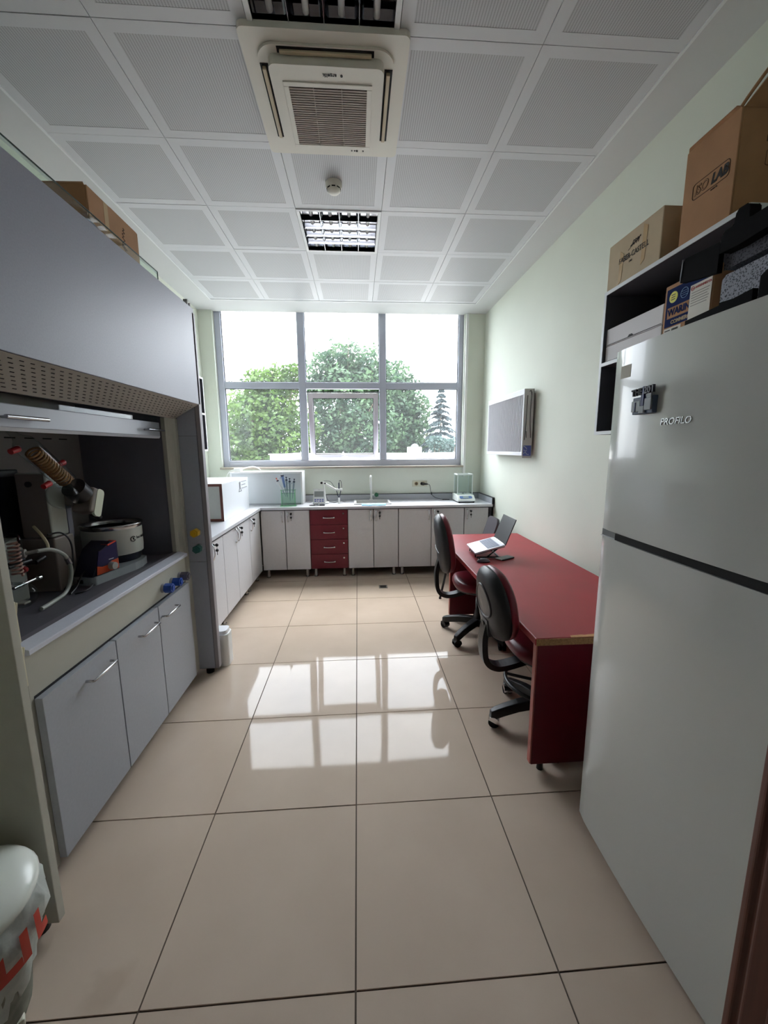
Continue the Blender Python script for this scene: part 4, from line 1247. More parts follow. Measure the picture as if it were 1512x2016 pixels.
# white adaptor with cable on that box
ad = thing('power_adaptor', 'small white power adaptor on top of the corner box unit', 'adaptor', (-1.43, 4.05, 1.263))
bx('body', WHITE, ad, -1.47, -1.385, 4.01, 4.09, 1.263, 1.305, 0.006)
b = MB(); b.tube(bez([(-1.385, 4.05, 1.29), (-1.33, 4.06, 1.31), (-1.26, 4.08, 1.32), (-1.20, 4.10, 1.30), (-1.17, 4.11, 1.275)], 5), 0.006, 7); b.tube(bez([(-1.47, 4.05, 1.285), (-1.53, 4.03, 1.26), (-1.56, 4.01, 1.18), (-1.57, 4.0, 1.0), (-1.575, 3.99, 0.875)], 5), 0.005, 7)
b.build('cable', WHITE, ad)
# green note pad
o = MB().box(-0.055, 0.055, -0.05, 0.05, 0, 0.006).build('note_pad', mat('lime_paper', (178, 220, 140), 0.7)); o.location = (-1.17, 2.03, ZT+0.001); o.rotation_euler = (0, 0, 0.3); tag(o, 'lime green note pad on the counter edge beside the hood', 'note pad')
b = MB().box(-0.056, 0.05, -0.046, 0.054, 0.006, 0.009); k_ = b.build('top_sheet', mat('lime_paper2', (200, 232, 168), 0.7), None, keep=True); k_.parent = o

# pipette stand
ps = thing('pipette_stand', 'green acrylic pipette stand on the back counter', 'pipette stand', (-0.795, 3.83, ZT))
PX0, PX1, PY0, PY1 = -0.878, -0.715, 3.79, 3.87
GRN = mat('green_edge', (128, 206, 150), 0.25)
bx('base_plate', GREENA, ps, PX0-0.012, PX1+0.012, PY0, PY1, ZT+0.001, ZT+0.009)
bx('side_plate', GREENA, ps, PX0, PX0+0.007, PY0+0.015, PY1-0.015, ZT+0.009, ZT+0.195)
bx('side_plate', GREENA, ps, PX1-0.007, PX1, PY0+0.015, PY1-0.015, ZT+0.009, ZT+0.195)
bx('back_plate', GREENA, ps, PX0+0.007, PX1-0.007, PY1-0.022, PY1-0.016, ZT+0.009, ZT+0.15)
bx('top_plate', GREENA, ps, PX0-0.006, PX1+0.006, PY0+0.005, PY1-0.005, ZT+0.188, ZT+0.196)
bx('middle_plate', GREENA, ps, PX0+0.007, PX1-0.007, PY0+0.01, PY1-0.01, ZT+0.15, ZT+0.157)
b = MB()
for x in (PX0, PX1-0.006): b.box(x, x+0.006, PY0+0.012, PY0+0.015, ZT+0.009, ZT+0.196)
b.box(PX0-0.012, PX1+0.012, PY0-0.002, PY0, ZT+0.001, ZT+0.01); b.build('edge_strips', GRN, ps)  # opaque green strips along the acrylic plate edges
PBL = mat('pipette_blue', (112, 136, 184), 0.35); PGR = mat('pipette_grey', (132, 146, 158), 0.35); PWH = mat('pipette_white', (222, 224, 226), 0.35); PDK = mat('pipette_navy', (44, 50, 74), 0.4); PRD = mat('pipette_red', (206, 84, 60), 0.4)
def pipette(tip, top, bm, cm, label, fat=0.011):
    tip = Vector(tip); top = Vector(top); d = (top-tip); L = d.length; d.normalize()
    t = thing('pipette', label, 'pipette', tuple(tip), 0, 'pipettes in the green stand')
    b = MB(); b.cyl(tip, tip+d*L*0.35, 0.0025, 0.006, n=10); b.build('shaft', PGR, t)
    b = MB(); b.cyl(tip+d*L*0.35, tip+d*L*0.82, fat*0.75, fat, n=12); b.build('body', bm, t)
    b = MB(); b.cyl(tip+d*L*0.82, tip+d*L*0.88, fat*1.2, fat*1.25, n=12); b.build('collar', PDK, t)
    b = MB(); b.cyl(tip+d*L*0.88, tip+d*L*0.955, 0.004, n=8); b.cyl(tip+d*L*0.955, tip+d*L, 0.009, 0.0085, n=12); b.build('plunger', cm, t)
    b = MB(); side = d.cross(Vector((0, 1, 0))).normalized(); b.tube([tip+d*L*0.78+side*fat, tip+d*L*0.78+side*(fat+0.014), tip+d*L*0.73+side*(fat+0.018)], 0.003, 6); b.build('finger_hook', bm, t)
pipette((-0.823, 3.823, 0.97), (-0.928, 3.815, 1.196), PWH, PRD, 'white pipette with red plunger leaning left out of the stand')
pipette((-0.822, 3.84, 0.985), (-0.866, 3.835, 1.262), PBL, PWH, 'tall thick blue pipette leaning in the stand', 0.016)
pipette((-0.812, 3.852, 0.96), (-0.817, 3.852, 1.205), PGR, PDK, 'short grey pipette standing behind the tall blue one')
pipette((-0.779, 3.83, 0.92), (-0.775, 3.83, 1.192), PGR, PDK, 'upright grey pipette in the middle of the stand')
pipette((-0.752, 3.83, 0.945), (-0.720, 3.83, 1.183), PGR, PDK, 'grey pipette at the right end of the stand')

# pH meter
ph = thing('ph_meter', 'white bench pH meter with grey display on the back counter', 'pH meter', (-0.44, 3.92, ZT))
Mp = Matrix.Translation((-0.445, 3.90, ZT+0.012)) @ Matrix.Rotation(math.radians(-18), 4, 'X')
b = MB(); b.X = Mp; b.prism([(-0.076, 0), (0.076, 0), (0.066, 0.185), (-0.066, 0.185)], 'y', -0.012, 0.03); bd = b.build('body', WHITE, ph, bevel=0.008, seg=3)
b = MB(); b.X = Mp; b.box(-0.056, 0.056, -0.0145, -0.0115, 0.082, 0.150); b.build('display', mat('lcd_grey', (150, 154, 152), 0.25), bd)
b = MB(); b.X = Mp
for i in range(4):
    for j in range(2): b.prism(rrect(0.022, 0.011, 0.005, 3, (-0.045+0.03*i, 0.048-0.02*j)), 'y', -0.0155, -0.0115)
b.build('buttons', mat('button_blue', (84, 92, 176), 0.4), bd)
text('pH', 0.010, Mp @ frame((0, -0.0125, 0.168), (1, 0, 0), (0, 0, 1)), INK, 'printed_name', bd)
b = MB(); b.prism([(3.915, ZT+0.001), (4.0, ZT+0.001), (3.955, ZT+0.15)], 'x', -0.50, -0.39); b.build('rear_support', WHITE, ph)
# electrode arm
ea = thing('electrode_arm', 'jointed white electrode arm with probe beside the pH meter', 'electrode arm', (-0.36, 4.0, ZT))
b = MB(); b.box(-0.40, -0.335, 3.96, 4.06, ZT+0.001, ZT+0.018); b.build('base', WHITE, ea, bevel=0.006)
b = MB(); b.tube([(-0.37, 4.01, ZT+0.015), (-0.395, 4.01, ZT+0.255)], 0.008, 8); b.build('post', WHITE, ea)
b = MB(); b.tube([(-0.40, 4.01, ZT+0.265), (-0.245, 4.0, ZT+0.175)], 0.008, 8); b.tube([(-0.388, 4.01, ZT+0.25), (-0.25, 4.0, ZT+0.16)], 0.005, 8); b.tube([(-0.25, 4.0, ZT+0.17), (-0.175, 3.99, ZT+0.175)], 0.008, 8); b.build('arm', WHITE, ea)
b = MB(); b.cyl((-0.418, 3.995, ZT+0.255), (-0.418, 4.025, ZT+0.255), 0.014, n=12); b.cyl((-0.375, 3.99, ZT+0.25), (-0.375, 4.0, ZT+0.25), 0.010, n=12); b.build('joint_screw', BLACK, ea)
b = MB(); b.box(-0.255, -0.165, 3.975, 4.005, ZT+0.16, ZT+0.182); b.build('holder', WHITE, ea, bevel=0.003)
b = MB(); b.tube([(-0.205, 3.99, ZT+0.255), (-0.205, 3.99, ZT+0.18)], 0.008, 8); b.tube([(-0.237, 3.99, ZT+0.16), (-0.212, 3.99, ZT+0.075)], 0.005, 8); b.tube([(-0.182, 3.99, ZT+0.16), (-0.205, 3.99, ZT+0.075)], 0.005, 8); b.build('probe', PDK, ea)
b = MB(); b.cyl((-0.208, 3.99, ZT+0.001), (-0.208, 3.99, ZT+0.068), 0.013, 0.011, n=12); b.build('storage_cap', WHITE, ea)
b = MB(); b.tube(bez([(-0.205, 3.99, ZT+0.25), (-0.196, 3.99, ZT+0.285), (-0.178, 3.99, ZT+0.27), (-0.172, 3.99, ZT+0.2)], 5), 0.003, 6)
b.tube(bez([(-0.39, 4.0, ZT+0.28), (-0.31, 4.0, ZT+0.27), (-0.26, 4.0, ZT+0.20)], 5), 0.003, 6)
b.tube(bez([(-0.37, 4.03, ZT+0.1), (-0.345, 4.05, ZT+0.03), (-0.27, 4.02, ZT+0.006), (-0.19, 4.06, ZT+0.02), (-0.14, 4.08, ZT+0.006)], 5), 0.003, 6); b.build('cable', BLACK, ea)
b = MB(); b.lathe([(0.018, 0.001), (0.015, 0.01), (0.006, 0.014), (0.005, 0.05), (0.012, 0.055), (0.0001, 0.056)], (-0.445, 3.83, ZT), 14)
o = b.build('stirrer_stand', STEEL); tag(o, 'small metal stand in front of the pH meter', 'stand')
b = MB(); b.tube(bez([(-0.43, 3.81, ZT+0.005), (-0.47, 3.79, ZT+0.005), (-0.53, 3.80, ZT+0.005), (-0.55, 3.82, ZT+0.005), (-0.49, 3.84, ZT+0.005)], 5), 0.004, 6); b.box(-0.43, -0.37, 3.79, 3.83, ZT+0.001, ZT+0.012)
o = b.build('temperature_probe', BLACK); tag(o, 'black temperature probe lying below the pH meter', 'probe')

# wall socket, plug and cable
so = thing('wall_socket', 'beige double wall socket on the back wall', 'wall socket', (0.85, YB-0.01, 1.03))
bx('plate', mat('socket_beige', (206, 206, 186), 0.5), so, 0.748, 0.945, YB-0.012, YB-0.001, 1.028, 1.108, 0.003)
for x in (0.80, 0.89):
    b = MB(); b.cyl((x, YB-0.0125, 1.068), (x, YB-0.014, 1.068), 0.026, n=20); b.build('socket_ring', mat('socket_tan', (176, 160, 120), 0.5), so)
    b = MB(); b.cyl((x, YB-0.014, 1.068), (x, YB-0.0148, 1.068), 0.018, n=18); b.build('socket_well', mat('socket_brown', (80, 66, 46), 0.6), so)
pg = thing('power_plug', 'black plug with thin cable in the right half of the wall socket', 'plug', (0.89, YB-0.06, 1.06))
b = MB(); b.cyl((0.872, YB-0.016, 1.068), (0.885, YB-0.06, 1.066), 0.022, 0.019, n=14); b.cyl((0.885, YB-0.05, 1.067), (0.945, YB-0.055, 1.064), 0.018, 0.008, n=12); b.build('body', BLACK, pg)
b = MB(); b.tube(bez([(0.945, YB-0.055, 1.064), (0.97, YB-0.055, 1.05), (0.985, YB-0.05, 0.98), (0.998, YB-0.045, 0.93), (1.05, YB-0.06, 0.885), (1.13, YB-0.10, 0.868), (1.17, YB-0.13, 0.866), (1.25, YB-0.12, 0.866), (1.32, YB-0.13, 0.868)], 6), 0.003, 6)
b.cyl((0.995, YB-0.045, 0.955), (0.999, YB-0.045, 0.925), 0.009, n=8); b.cyl((1.13, YB-0.105, 0.866), (1.22, YB-0.125, 0.866), 0.006, n=8); b.build('cable', BLACK, pg)

# analytical balance
bal = thing('analytical_balance', 'white analytical balance with glass draught shield at the right counter end', 'balance', (1.38, 4.0, ZT))
b = MB(); b.prism([(3.85, ZT+0.014), (3.85, ZT+0.035), (3.93, ZT+0.085), (4.14, ZT+0.095), (4.14, ZT+0.014)], 'x', 1.255, 1.475); b.build('body', mat('balance_white', (226, 230, 226), 0.35), bal, bevel=0.012, seg=3)
b = MB(); b.prism([(3.853, ZT+0.012), (4.14, ZT+0.012), (4.14, ZT+0.02), (3.853, ZT+0.02)], 'x', 1.262, 1.468); b.build('under_frame', mat('balance_navy', (52, 60, 80), 0.5), bal)
Mb = frame((1.365, 3.892, ZT+0.0645), (1, 0, 0), (0, 0.08, 0.05))
b = MB(); b.X = Mb; b.prism(rrect(0.155, 0.046, 0.012, 4), 'z', -0.001, 0.0025); kp = b.build('keypad', mat('balance_blue', (96, 124, 176), 0.3), bal)
b = MB(); b.X = Mb; b.box(-0.035, 0.035, -0.012, 0.014, 0.0025, 0.0035); b.build('display', mat('lcd_pale', (168, 178, 168), 0.3), kp)
sx0, sx1, sy0, sy1, sz0, sz1 = 1.272, 1.458, 3.945, 4.125, ZT+0.092, ZT+0.335
for (n_, q) in (('glass_front', (sx0, sx1, sy0, sy0+0.004)), ('glass_back', (sx0, sx1, sy1-0.004, sy1)), ('glass_side', (sx0, sx0+0.004, sy0+0.004, sy1-0.004)), ('glass_side', (sx1-0.004, sx1, sy0+0.004, sy1-0.004))):
    bx(n_, CLEAR, bal, q[0], q[1], q[2], q[3], sz0, sz1)
b = MB()
for (x, y) in ((sx0, sy0), (sx1, sy0), (sx0, sy1), (sx1, sy1)): b.box(x-0.004, x+0.004, y-0.004, y+0.004, sz0-0.01, sz1)
b.box(sx0-0.006, sx1+0.006, sy0-0.006, sy0+0.014, sz1, sz1+0.014); b.box(sx0-0.006, sx1+0.006, sy1-0.014, sy1+0.006, sz1, sz1+0.014)
b.box(sx0-0.006, sx0+0.012, sy0, sy1, sz1, sz1+0.014); b.box(sx1-0.012, sx1+0.006, sy0, sy1, sz1, sz1+0.014); b.build('shield_frame', mat('shield_frame', (222, 230, 226), 0.35), bal)
b = MB(); b.cyl((1.365, 4.035, ZT+0.094), (1.365, 4.035, ZT+0.108), 0.012, n=12); b.lathe([(0.045, 0.108), (0.045, 0.112)], (1.365, 4.035, ZT), 24); b.build('weighing_pan', STEEL, bal)
for (x, y) in ((1.275, 3.87), (1.455, 3.87), (1.275, 4.12), (1.455, 4.12)):
    b = MB(); b.cyl((x, y, ZT+0.0005), (x, y, ZT+0.013), 0.012, n=10); b.build('foot', RUBBER, bal)

# radiator on the right wall
ra = thing('radiator', 'white panel radiator mounted high on the right wall', 'radiator', (1.6, 3.2, 1.44))
RW = mat('radiator_white', (212, 212, 218), 0.35)
rx0, rx1, ry0, ry1, rz0, rz1 = 1.555, 1.645, 2.72, 3.72, 1.455, 2.06
bx('core', mat('radiator_gap_shade', (112, 108, 110), 0.45), ra, rx0+0.012, rx1, ry0+0.006, ry1, rz0+0.02, rz1-0.02)  # core coloured dark to paint the shade between the ribs
b = MB(); b.box(rx0, rx0+0.014, ry0, ry1, rz1-0.05, rz1); b.box(rx0, rx0+0.014, ry0, ry1, rz0, rz0+0.035); b.box(rx0+0.014, rx1, ry0, ry1, rz1-0.012, rz1); b.box(rx0, rx0+0.012, ry0, ry0+0.02, rz0+0.035, rz1-0.05); b.box(rx0, rx0+0.012, ry1-0.02, ry1, rz0+0.035, rz1-0.05)
b.build('front_frame', RW, ra, bevel=0.003)
first = None
for k in range(29):
    y = ry0+0.03+0.0332*k
    if first is None:
        first = MB().prism([(0, 0), (0.005, -0.008), (0.0095, -0.0095), (0.014, -0.008), (0.019, 0)], 'z', rz0+0.033, rz1-0.048)
        v_ = first
        first.v = [Vector((rx0+0.012+p.y, ry0+0.03+p.x, p.z)) for p in first.v]
        first = first.build('rib', RW, ra)
    else:
        c = first.copy(); COL.objects.link(c); c.parent = ra; c.location = (0, y-(ry0+0.03), 0); c.name = 'rib'
ep = bx('end_cover', mat('radiator_end', (186, 184, 182), 0.3), ra, rx0+0.004, rx1, ry0-0.004, ry0-0.001, rz0-0.02, rz1-0.002)
b = MB()
for pts in ([(1.585, 2.00), (1.58, 1.75), (1.572, 1.60)], [(1.622, 2.03), (1.618, 1.8), (1.63, 1.62)], [(1.60, 2.035), (1.615, 2.04), (1.622, 2.0)], [(1.585, 1.68), (1.588, 1.62)]):
    b.tube(bez([(p[0], ry0-0.0045, p[1]) for p in pts], 5), 0.0045, 5)
b.build('reflective_wrap_folds', mat('foil_dark', (110, 106, 106), 0.25, 0.7), ep)
lb = bx('label_sticker', mat('label_blue', (74, 88, 164), 0.4), ep, rx0+0.010, rx1-0.006, ry0-0.0055, ry0-0.0042, 1.455, 1.55)
b = MB()
for pts in ([(1.568, 1.545), (1.59, 1.53), (1.60, 1.515)], [(1.57, 1.51), (1.585, 1.50), (1.60, 1.505)], [(1.57, 1.475), (1.585, 1.49), (1.60, 1.47), (1.62, 1.468)]):
    b.tube(bez([(p[0], ry0-0.0062, p[1]) for p in pts], 4), 0.003, 4)
b.build('label_print', mat('label_white', (214, 214, 220), 0.5), lb)
b = MB()
for y in (2.95, 3.5):
    b.box(rx1-0.01, XR-0.0005, y-0.02, y+0.02, rz0+0.1, rz1-0.1)
b.build('bracket', STEEL, ra)
# ================================================================== DESK AND CHAIRS
dk = thing('desk', 'long red laminate desk along the right wall', 'desk', (1.22, 1.8, 0))
DX0_, DX1_, DY0, DY1, DZ0, DZ1 = 0.82, 1.625, 0.715, 2.90, 0.645, 0.680
tp = MB().box(DX0_, DX1_, DY0+0.003, DY1, DZ0, DZ1).build('desk_top', REDDESK, dk, bevel=0.005)
CHIP = mat('chipboard', (162, 122, 84), 0.9, var=0.25, vscale=120)
bx('raw_edge', CHIP, tp, DX0_+0.004, DX1_, DY0, DY0+0.003, DZ0+0.002, DZ1-0.002)
b = MB()
pts = [(0.985, DY0+0.0035), (1.62, DY0+0.0035), (1.62, 0.775), (1.40, 0.765), (1.25, 0.77), (1.14, 0.748), (1.08, 0.742), (1.06, 0.738), (1.045, 0.742), (0.99, 0.737)]
b.prism(pts, 'z', DZ1+0.0001, DZ1+0.0006); b.build('torn_patch', mat('torn_chipboard', (186, 140, 98), 0.9, var=0.12, vscale=40), tp)
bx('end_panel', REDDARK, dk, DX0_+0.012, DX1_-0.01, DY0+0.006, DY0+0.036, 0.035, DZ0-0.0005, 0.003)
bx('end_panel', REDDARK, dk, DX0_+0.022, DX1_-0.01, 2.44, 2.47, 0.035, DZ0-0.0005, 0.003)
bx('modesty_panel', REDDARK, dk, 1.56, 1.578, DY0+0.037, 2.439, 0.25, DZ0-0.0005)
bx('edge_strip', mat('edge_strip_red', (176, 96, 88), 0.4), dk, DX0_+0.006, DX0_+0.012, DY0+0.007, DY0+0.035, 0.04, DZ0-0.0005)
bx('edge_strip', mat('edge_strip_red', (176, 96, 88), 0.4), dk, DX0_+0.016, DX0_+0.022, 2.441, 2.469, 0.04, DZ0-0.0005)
for (x, y) in ((0.885, DY0+0.021), (1.56, DY0+0.021), (0.895, 2.455), (1.56, 2.455)):
    b = MB(); b.cyl((x, y, 0), (x, y, 0.035), 0.016, 0.013, n=12); b.build('foot', BLACK, dk)

LEATH = mat('dark_red_leatherette', (108, 22, 38), 0.36, bump=0.05, bscale=60)
SHELL = mat('chair_black_shell', (30, 31, 36), 0.42, bump=0.03, bscale=200)
EMB = mat('chair_grey_emblem', (74, 72, 76), 0.4)
def offset_poly(pts, th):
    P = [Vector((p[0], p[1])) for p in pts]; L = []; R = []
    for i, p in enumerate(P):
        a = P[max(0, i-1)]; c = P[min(len(P)-1, i+1)]
        d = (c-a).normalized(); n = Vector((-d.y, d.x))
        L.append(p+n*th/2); R.append(p-n*th/2)
    return [(p.x, p.y) for p in L] + [(p.x, p.y) for p in reversed(R)]
def office_chair(loc, rz, label, seat, back, hw, ring, start, chrome, emblem, bo_x=-0.275):
    t = thing('office_chair', label, 'chair', loc, rz, 'red and black office chairs', local=True)
    # star base
    for k in range(5):
        a = start - rz + 2*PI*k/5
        Mk = Matrix.Rotation(a, 4, 'Z')
        b = MB()
        prof = [(0.02, 0.150, 0.034), (0.08, 0.148, 0.033), (0.16, 0.138, 0.030), (0.24, 0.118, 0.027), (0.285, 0.104, 0.025), (0.312, 0.092, 0.019)]
        vs = []
        for (r, zt, w) in prof:
            vs += [Mk @ Vector((r, -w, zt-0.052)), Mk @ Vector((r, w, zt-0.052)), Mk @ Vector((r, w*0.8, zt)), Mk @ Vector((r, -w*0.8, zt))]
        fs = [(0, 1, 2, 3), tuple(4*(len(prof)-1)+q for q in (3, 2, 1, 0))]
        for i in range(len(prof)-1):
            for q in range(4): fs.append((4*i+q, 4*i+4+q, 4*i+4+(q+1) % 4, 4*i+(q+1) % 4))
        b.add(vs, fs, 0, False)
        lg = b.build('base_leg', BLACK, t, bevel=0.006)
        c = Mk @ Vector((0.29, 0, 0)); sd = Mk.to_3x3() @ Vector((0.45, 0.9, 0)); sd.normalize()
        b = MB()
        for s_ in (-1, 1):
            b.cyl(c+sd*0.008*s_+Vector((0, 0, 0.029)), c+sd*0.024*s_+Vector((0, 0, 0.029)), 0.029, n=18)
        b.cyl(c+Vector((0, 0, 0.03)), c+Vector((0, 0, 0.06)), 0.008, n=8)
        cs = b.build('caster', RUBBER, lg)
        b = MB(); ou = Vector((-sd.y, sd.x, 0))
        pts = []
        for i in range(8):
            an = -0.3 + PI*0.95*i/7
            pts.append((math.cos(an)*0.033, 0.029+math.sin(an)*0.033))
        b.prism(pts, 'x', -0.025, 0.025, M=frame(c, sd, ou) @ Matrix(((1, 0, 0, 0), (0, 1, 0, 0), (0, 0, 1, 0), (0, 0, 0, 1))))
        b.build('caster_hood', CHROME if chrome else BLACK, lg)
    b = MB(); b.lathe([(0.045, 0.085), (0.05, 0.11), (0.042, 0.145), (0.03, 0.17), (0.028, 0.32), (0.02, 0.32), (0.02, seat-0.10)], n=18); b.build('column', BLACK, t)
    if ring:
        b = MB(); b.tube([(0.215*math.cos(2*PI*i/36), 0.215*math.sin(2*PI*i/36), 0.250) for i in range(36)], 0.0115, 8, closed=True)
        for k in range(3):
            a = 0.6+2*PI*k/3; b.tube([(0.03*math.cos(a), 0.03*math.sin(a), 0.24), (0.21*math.cos(a), 0.21*math.sin(a), 0.250)], 0.009, 8)
        b.lathe([(0.034, 0.22), (0.034, 0.26)], n=14)
        b.build('foot_ring', BLACK, t)
    bx('seat_plate', BLACK, t, -0.12, 0.12, -0.09, 0.09, seat-0.115, seat-0.085, 0.006)
    # seat cushion: rounded
    def blob(layers, outline, M_=None):
        b = MB(); n = len(outline); vs = []
        for (h_, sc) in layers:
            for (u, v) in outline: vs.append((u*sc, v*sc, h_))
        fs = []
        for i in range(len(layers)-1):
            for q in range(n): fs.append((i*n+q, i*n+(q+1) % n, (i+1)*n+(q+1) % n, (i+1)*n+q))
        fs.append(tuple(range(n-1, -1, -1))); fs.append(tuple((len(layers)-1)*n+q for q in range(n)))
        b.add(vs, fs, 0, True, M_)
        return b
    def sup(a, c, e=2.7, egg=0.0, n=36):
        o_ = []
        for i in range(n):
            th = 2*PI*i/n
            cx, sx = math.cos(th), math.sin(th)
            u = math.copysign(abs(cx)**(2/e), cx)*a; v = math.copysign(abs(sx)**(2/e), sx)*c
            o_.append((u*(1-egg*v/c), v))
        return o_
    out = sup(0.215, 0.225, 2.8)
    blob([(seat-0.088, 0.80), (seat-0.075, 0.93), (seat-0.06, 0.97)], out).build('seat_shell', SHELL, t)
    blob([(seat-0.06, 0.98), (seat-0.05, 1.0), (seat-0.03, 1.0), (seat-0.012, 0.96), (seat-0.002, 0.85), (seat, 0.6), (seat-0.004, 0.25)], out).build('seat', LEATH, t)
    # backrest: outline in (width, height), local x is depth
    zc, hh_ = (back[0]+back[1])/2, (back[1]-back[0])/2
    bo = sup(hw, hh_, 2.5, 0.10)
    Mx = Matrix.Translation((bo_x, 0, zc)) @ Matrix.Rotation(math.radians(-7), 4, 'Y') @ Matrix(((0, 0, 1, 0), (1, 0, 0, 0), (0, 1, 0, 0), (0, 0, 0, 1)))
    def curve(bld):
        for i, p in enumerate(bld.v):
            bld.v[i] = p + Vector((0.55*p.y*p.y + 0.18*max(0, (zc-p.z))**2*0, 0, 0))
        return bld
    curve(blob([(-0.050, 0.30), (-0.049, 0.62), (-0.042, 0.84), (-0.028, 0.95), (-0.010, 1.0), (0.004, 1.0)], bo, Mx)).build('back_shell', SHELL, t)
    curve(blob([(0.004, 0.985), (0.018, 1.0), (0.036, 0.985), (0.052, 0.90), (0.060, 0.70), (0.062, 0.3)], bo, Mx)).build('backrest', LEATH, t)
    if emblem:
        eo = [(u*0.52, v*0.46+0.02) for (u, v) in sup(hw, hh_, 2.0, 0.25, 28)]
        b = MB(); b.tube([Mx @ Vector((u, v, -0.052+0.012*(u/hw)**2*0)) for (u, v) in eo], 0.006, 6, closed=True); b = curve(b)
        em = b.build('emblem_ring', EMB, t)
        pl_ = MB(); pl_.prism([(u*0.94, v*0.94) for (u, v) in eo], 'z', -0.0525, -0.0485, M=Mx); curve(pl_).build('emblem_plate', EMB, em)
        b = MB(); b.prism([(-0.05, -hh_*0.42), (0.05, -hh_*0.42), (0.055, -hh_*0.9), (-0.055, -hh_*0.9)], 'z', -0.056, -0.03, M=Mx); curve(b).build('bracket_plate', EMB, em, bevel=0.004)
        b = MB(); b.cyl(Mx @ Vector((0, -hh_*0.60, -0.056)), Mx @ Vector((0, -hh_*0.60, -0.062)), 0.014, n=14); b.build('adjust_knob', BLACK, em)
    else:
        b = MB(); b.tube([Mx @ Vector((u, -hh_*0.18+0.10*u, -0.051)) for u in (-0.10, -0.05, 0, 0.05, 0.10)], 0.004, 6); curve(b).build('seam_trim', EMB, t)
    xb = bo_x-0.055
    path = bez([(xb+0.035, 0, back[0]+0.10), (xb+0.02, 0, back[0]+0.04), (xb+0.012, 0, back[0]-0.03), (xb+0.025, 0, seat-0.10), (xb+0.075, 0, seat-0.145), (xb+0.15, 0, seat-0.145), (-0.08, 0, seat-0.105)], 5)
    b = MB(); b.prism(offset_poly([(p.x, p.z) for p in path], 0.030), 'y', -0.034, 0.034); b.build('back_support', BLACK, t, bevel=0.005)
    return t
office_chair((1.055, 1.06, 0), math.radians(2), 'red and black office chair with oval back emblem and foot ring, nearest the fridge', 0.505, (0.540, 0.915), 0.19, True, math.radians(183), True, True, -0.325)
office_chair((1.005, 2.12, 0), math.radians(-4), 'taller red and black office chair beside the laptop, far end of desk', 0.495, (0.545, 1.015), 0.20, False, math.radians(147), False, False, -0.31)

# visitor chair behind the desk
vc = thing('visitor_chair', 'dark visitor chair with thin black legs behind the desk end', 'chair', (1.18, 3.16, 0))
TB = mat('chair_tube_black', (24, 24, 26), 0.35)
VF = mat('chair_grey_fabric', (70, 66, 72), 0.8)
for (x0, y0, x1, y1) in ((0.855, 2.925, 0.96, 2.985), (0.895, 3.36, 0.96, 3.33), (1.47, 2.95, 1.40, 2.985), (1.47, 3.36, 1.40, 3.33)):
    b = MB(); b.tube([(x0, y0, 0.012), (x1, y1, 0.43)], 0.0115, 8); b.cyl((x0, y0, 0), (x0, y0, 0.014), 0.014, n=10); b.build('leg', TB, vc)
b = MB(); b.prism(rrect(0.46, 0.40, 0.05, 4, (1.17, 3.158)), 'z', 0.43, 0.475); b.build('seat', VF, vc, bevel=0.012, seg=3)
b = MB(); b.X = Matrix.Translation((1.395, 3.158, 0.52)) @ Matrix.Rotation(math.radians(17), 4, 'Y')
b.prism(rrect(0.30, 0.29, 0.07, 5, (0, 0.145)), 'x', -0.014, 0.014); b.build('backrest', VF, vc, bevel=0.01, seg=3)
b = MB(); b.X = Matrix.Translation((1.395, 3.158, 0.52)) @ Matrix.Rotation(math.radians(17), 4, 'Y')
b.prism(rrect(0.27, 0.24, 0.06, 5, (0, 0.14)), 'x', 0.015, 0.032); b.build('back_cover', mat('chair_cover_black', (28, 27, 30), 0.5), vc, bevel=0.006)
for y in (3.0, 3.316):
    b = MB(); b.tube([(1.38, y, 0.43), (1.415, y, 0.50), (1.47, y, 0.70)], 0.0105, 8); b.build('back_tube', TB, vc)

# ---- laptop on a folding stand
lp = thing('laptop', 'open silver laptop on a black stand on the red desk', 'laptop', (1.05, 2.13, 0.74))
FR, FL, HR, HL = Vector((0.917, 1.978, 0.738)), Vector((0.961, 2.290, 0.738)), Vector((1.142, 1.965, 0.800)), Vector((1.182, 2.272, 0.800))
ex = (HR-FR).normalized(); ey = ((FL-FR)-ex*(FL-FR).dot(ex)).normalized()
Ml = frame(FR, ex, ey); dl, wl = (HR-FR).length, 0.315
SILV = mat('laptop_silver', (206, 208, 218), 0.35, 0.3)
b = MB(); b.X = Ml; b.box(0, dl, 0, wl, -0.014, 0); b.build('base', SILV, lp, bevel=0.003)
b = MB(); b.X = Ml; b.box(dl*0.44, dl*0.86, 0.018, wl-0.018, 0.0, 0.0012); kbp = b.build('keyboard', mat('keyboard_bed', (150, 156, 172), 0.5), lp)
b = MB(); b.X = Ml
for r_ in range(5):
    for c_ in range(13):
        u = dl*0.45+dl*0.40*r_/5; v = 0.022+(wl-0.044)*c_/13
        b.box(u, u+dl*0.068, v, v+0.0175, 0.0012, 0.0028)
kk = b.build('keys', mat('laptop_key', (112, 120, 142), 0.5), kbp); kk['kind'] = 'stuff'
b = MB(); b.X = Ml; b.box(dl*0.08, dl*0.37, 0.105, 0.205, 0.0, 0.0008); b.build('touchpad', mat('touchpad', (184, 188, 202), 0.3), lp)
b = MB(); b.X = Ml; b.box(0.002, dl-0.004, 0.002, wl-0.002, -0.018, -0.0142); b.build('underside', BLACK, lp)
sdir = (Vector((1.24, 2.124, 1.0)) - (HR+HL)/2).normalized()
Ms = frame(HR+Vector((0.004, 0, -0.006)), ey, sdir)
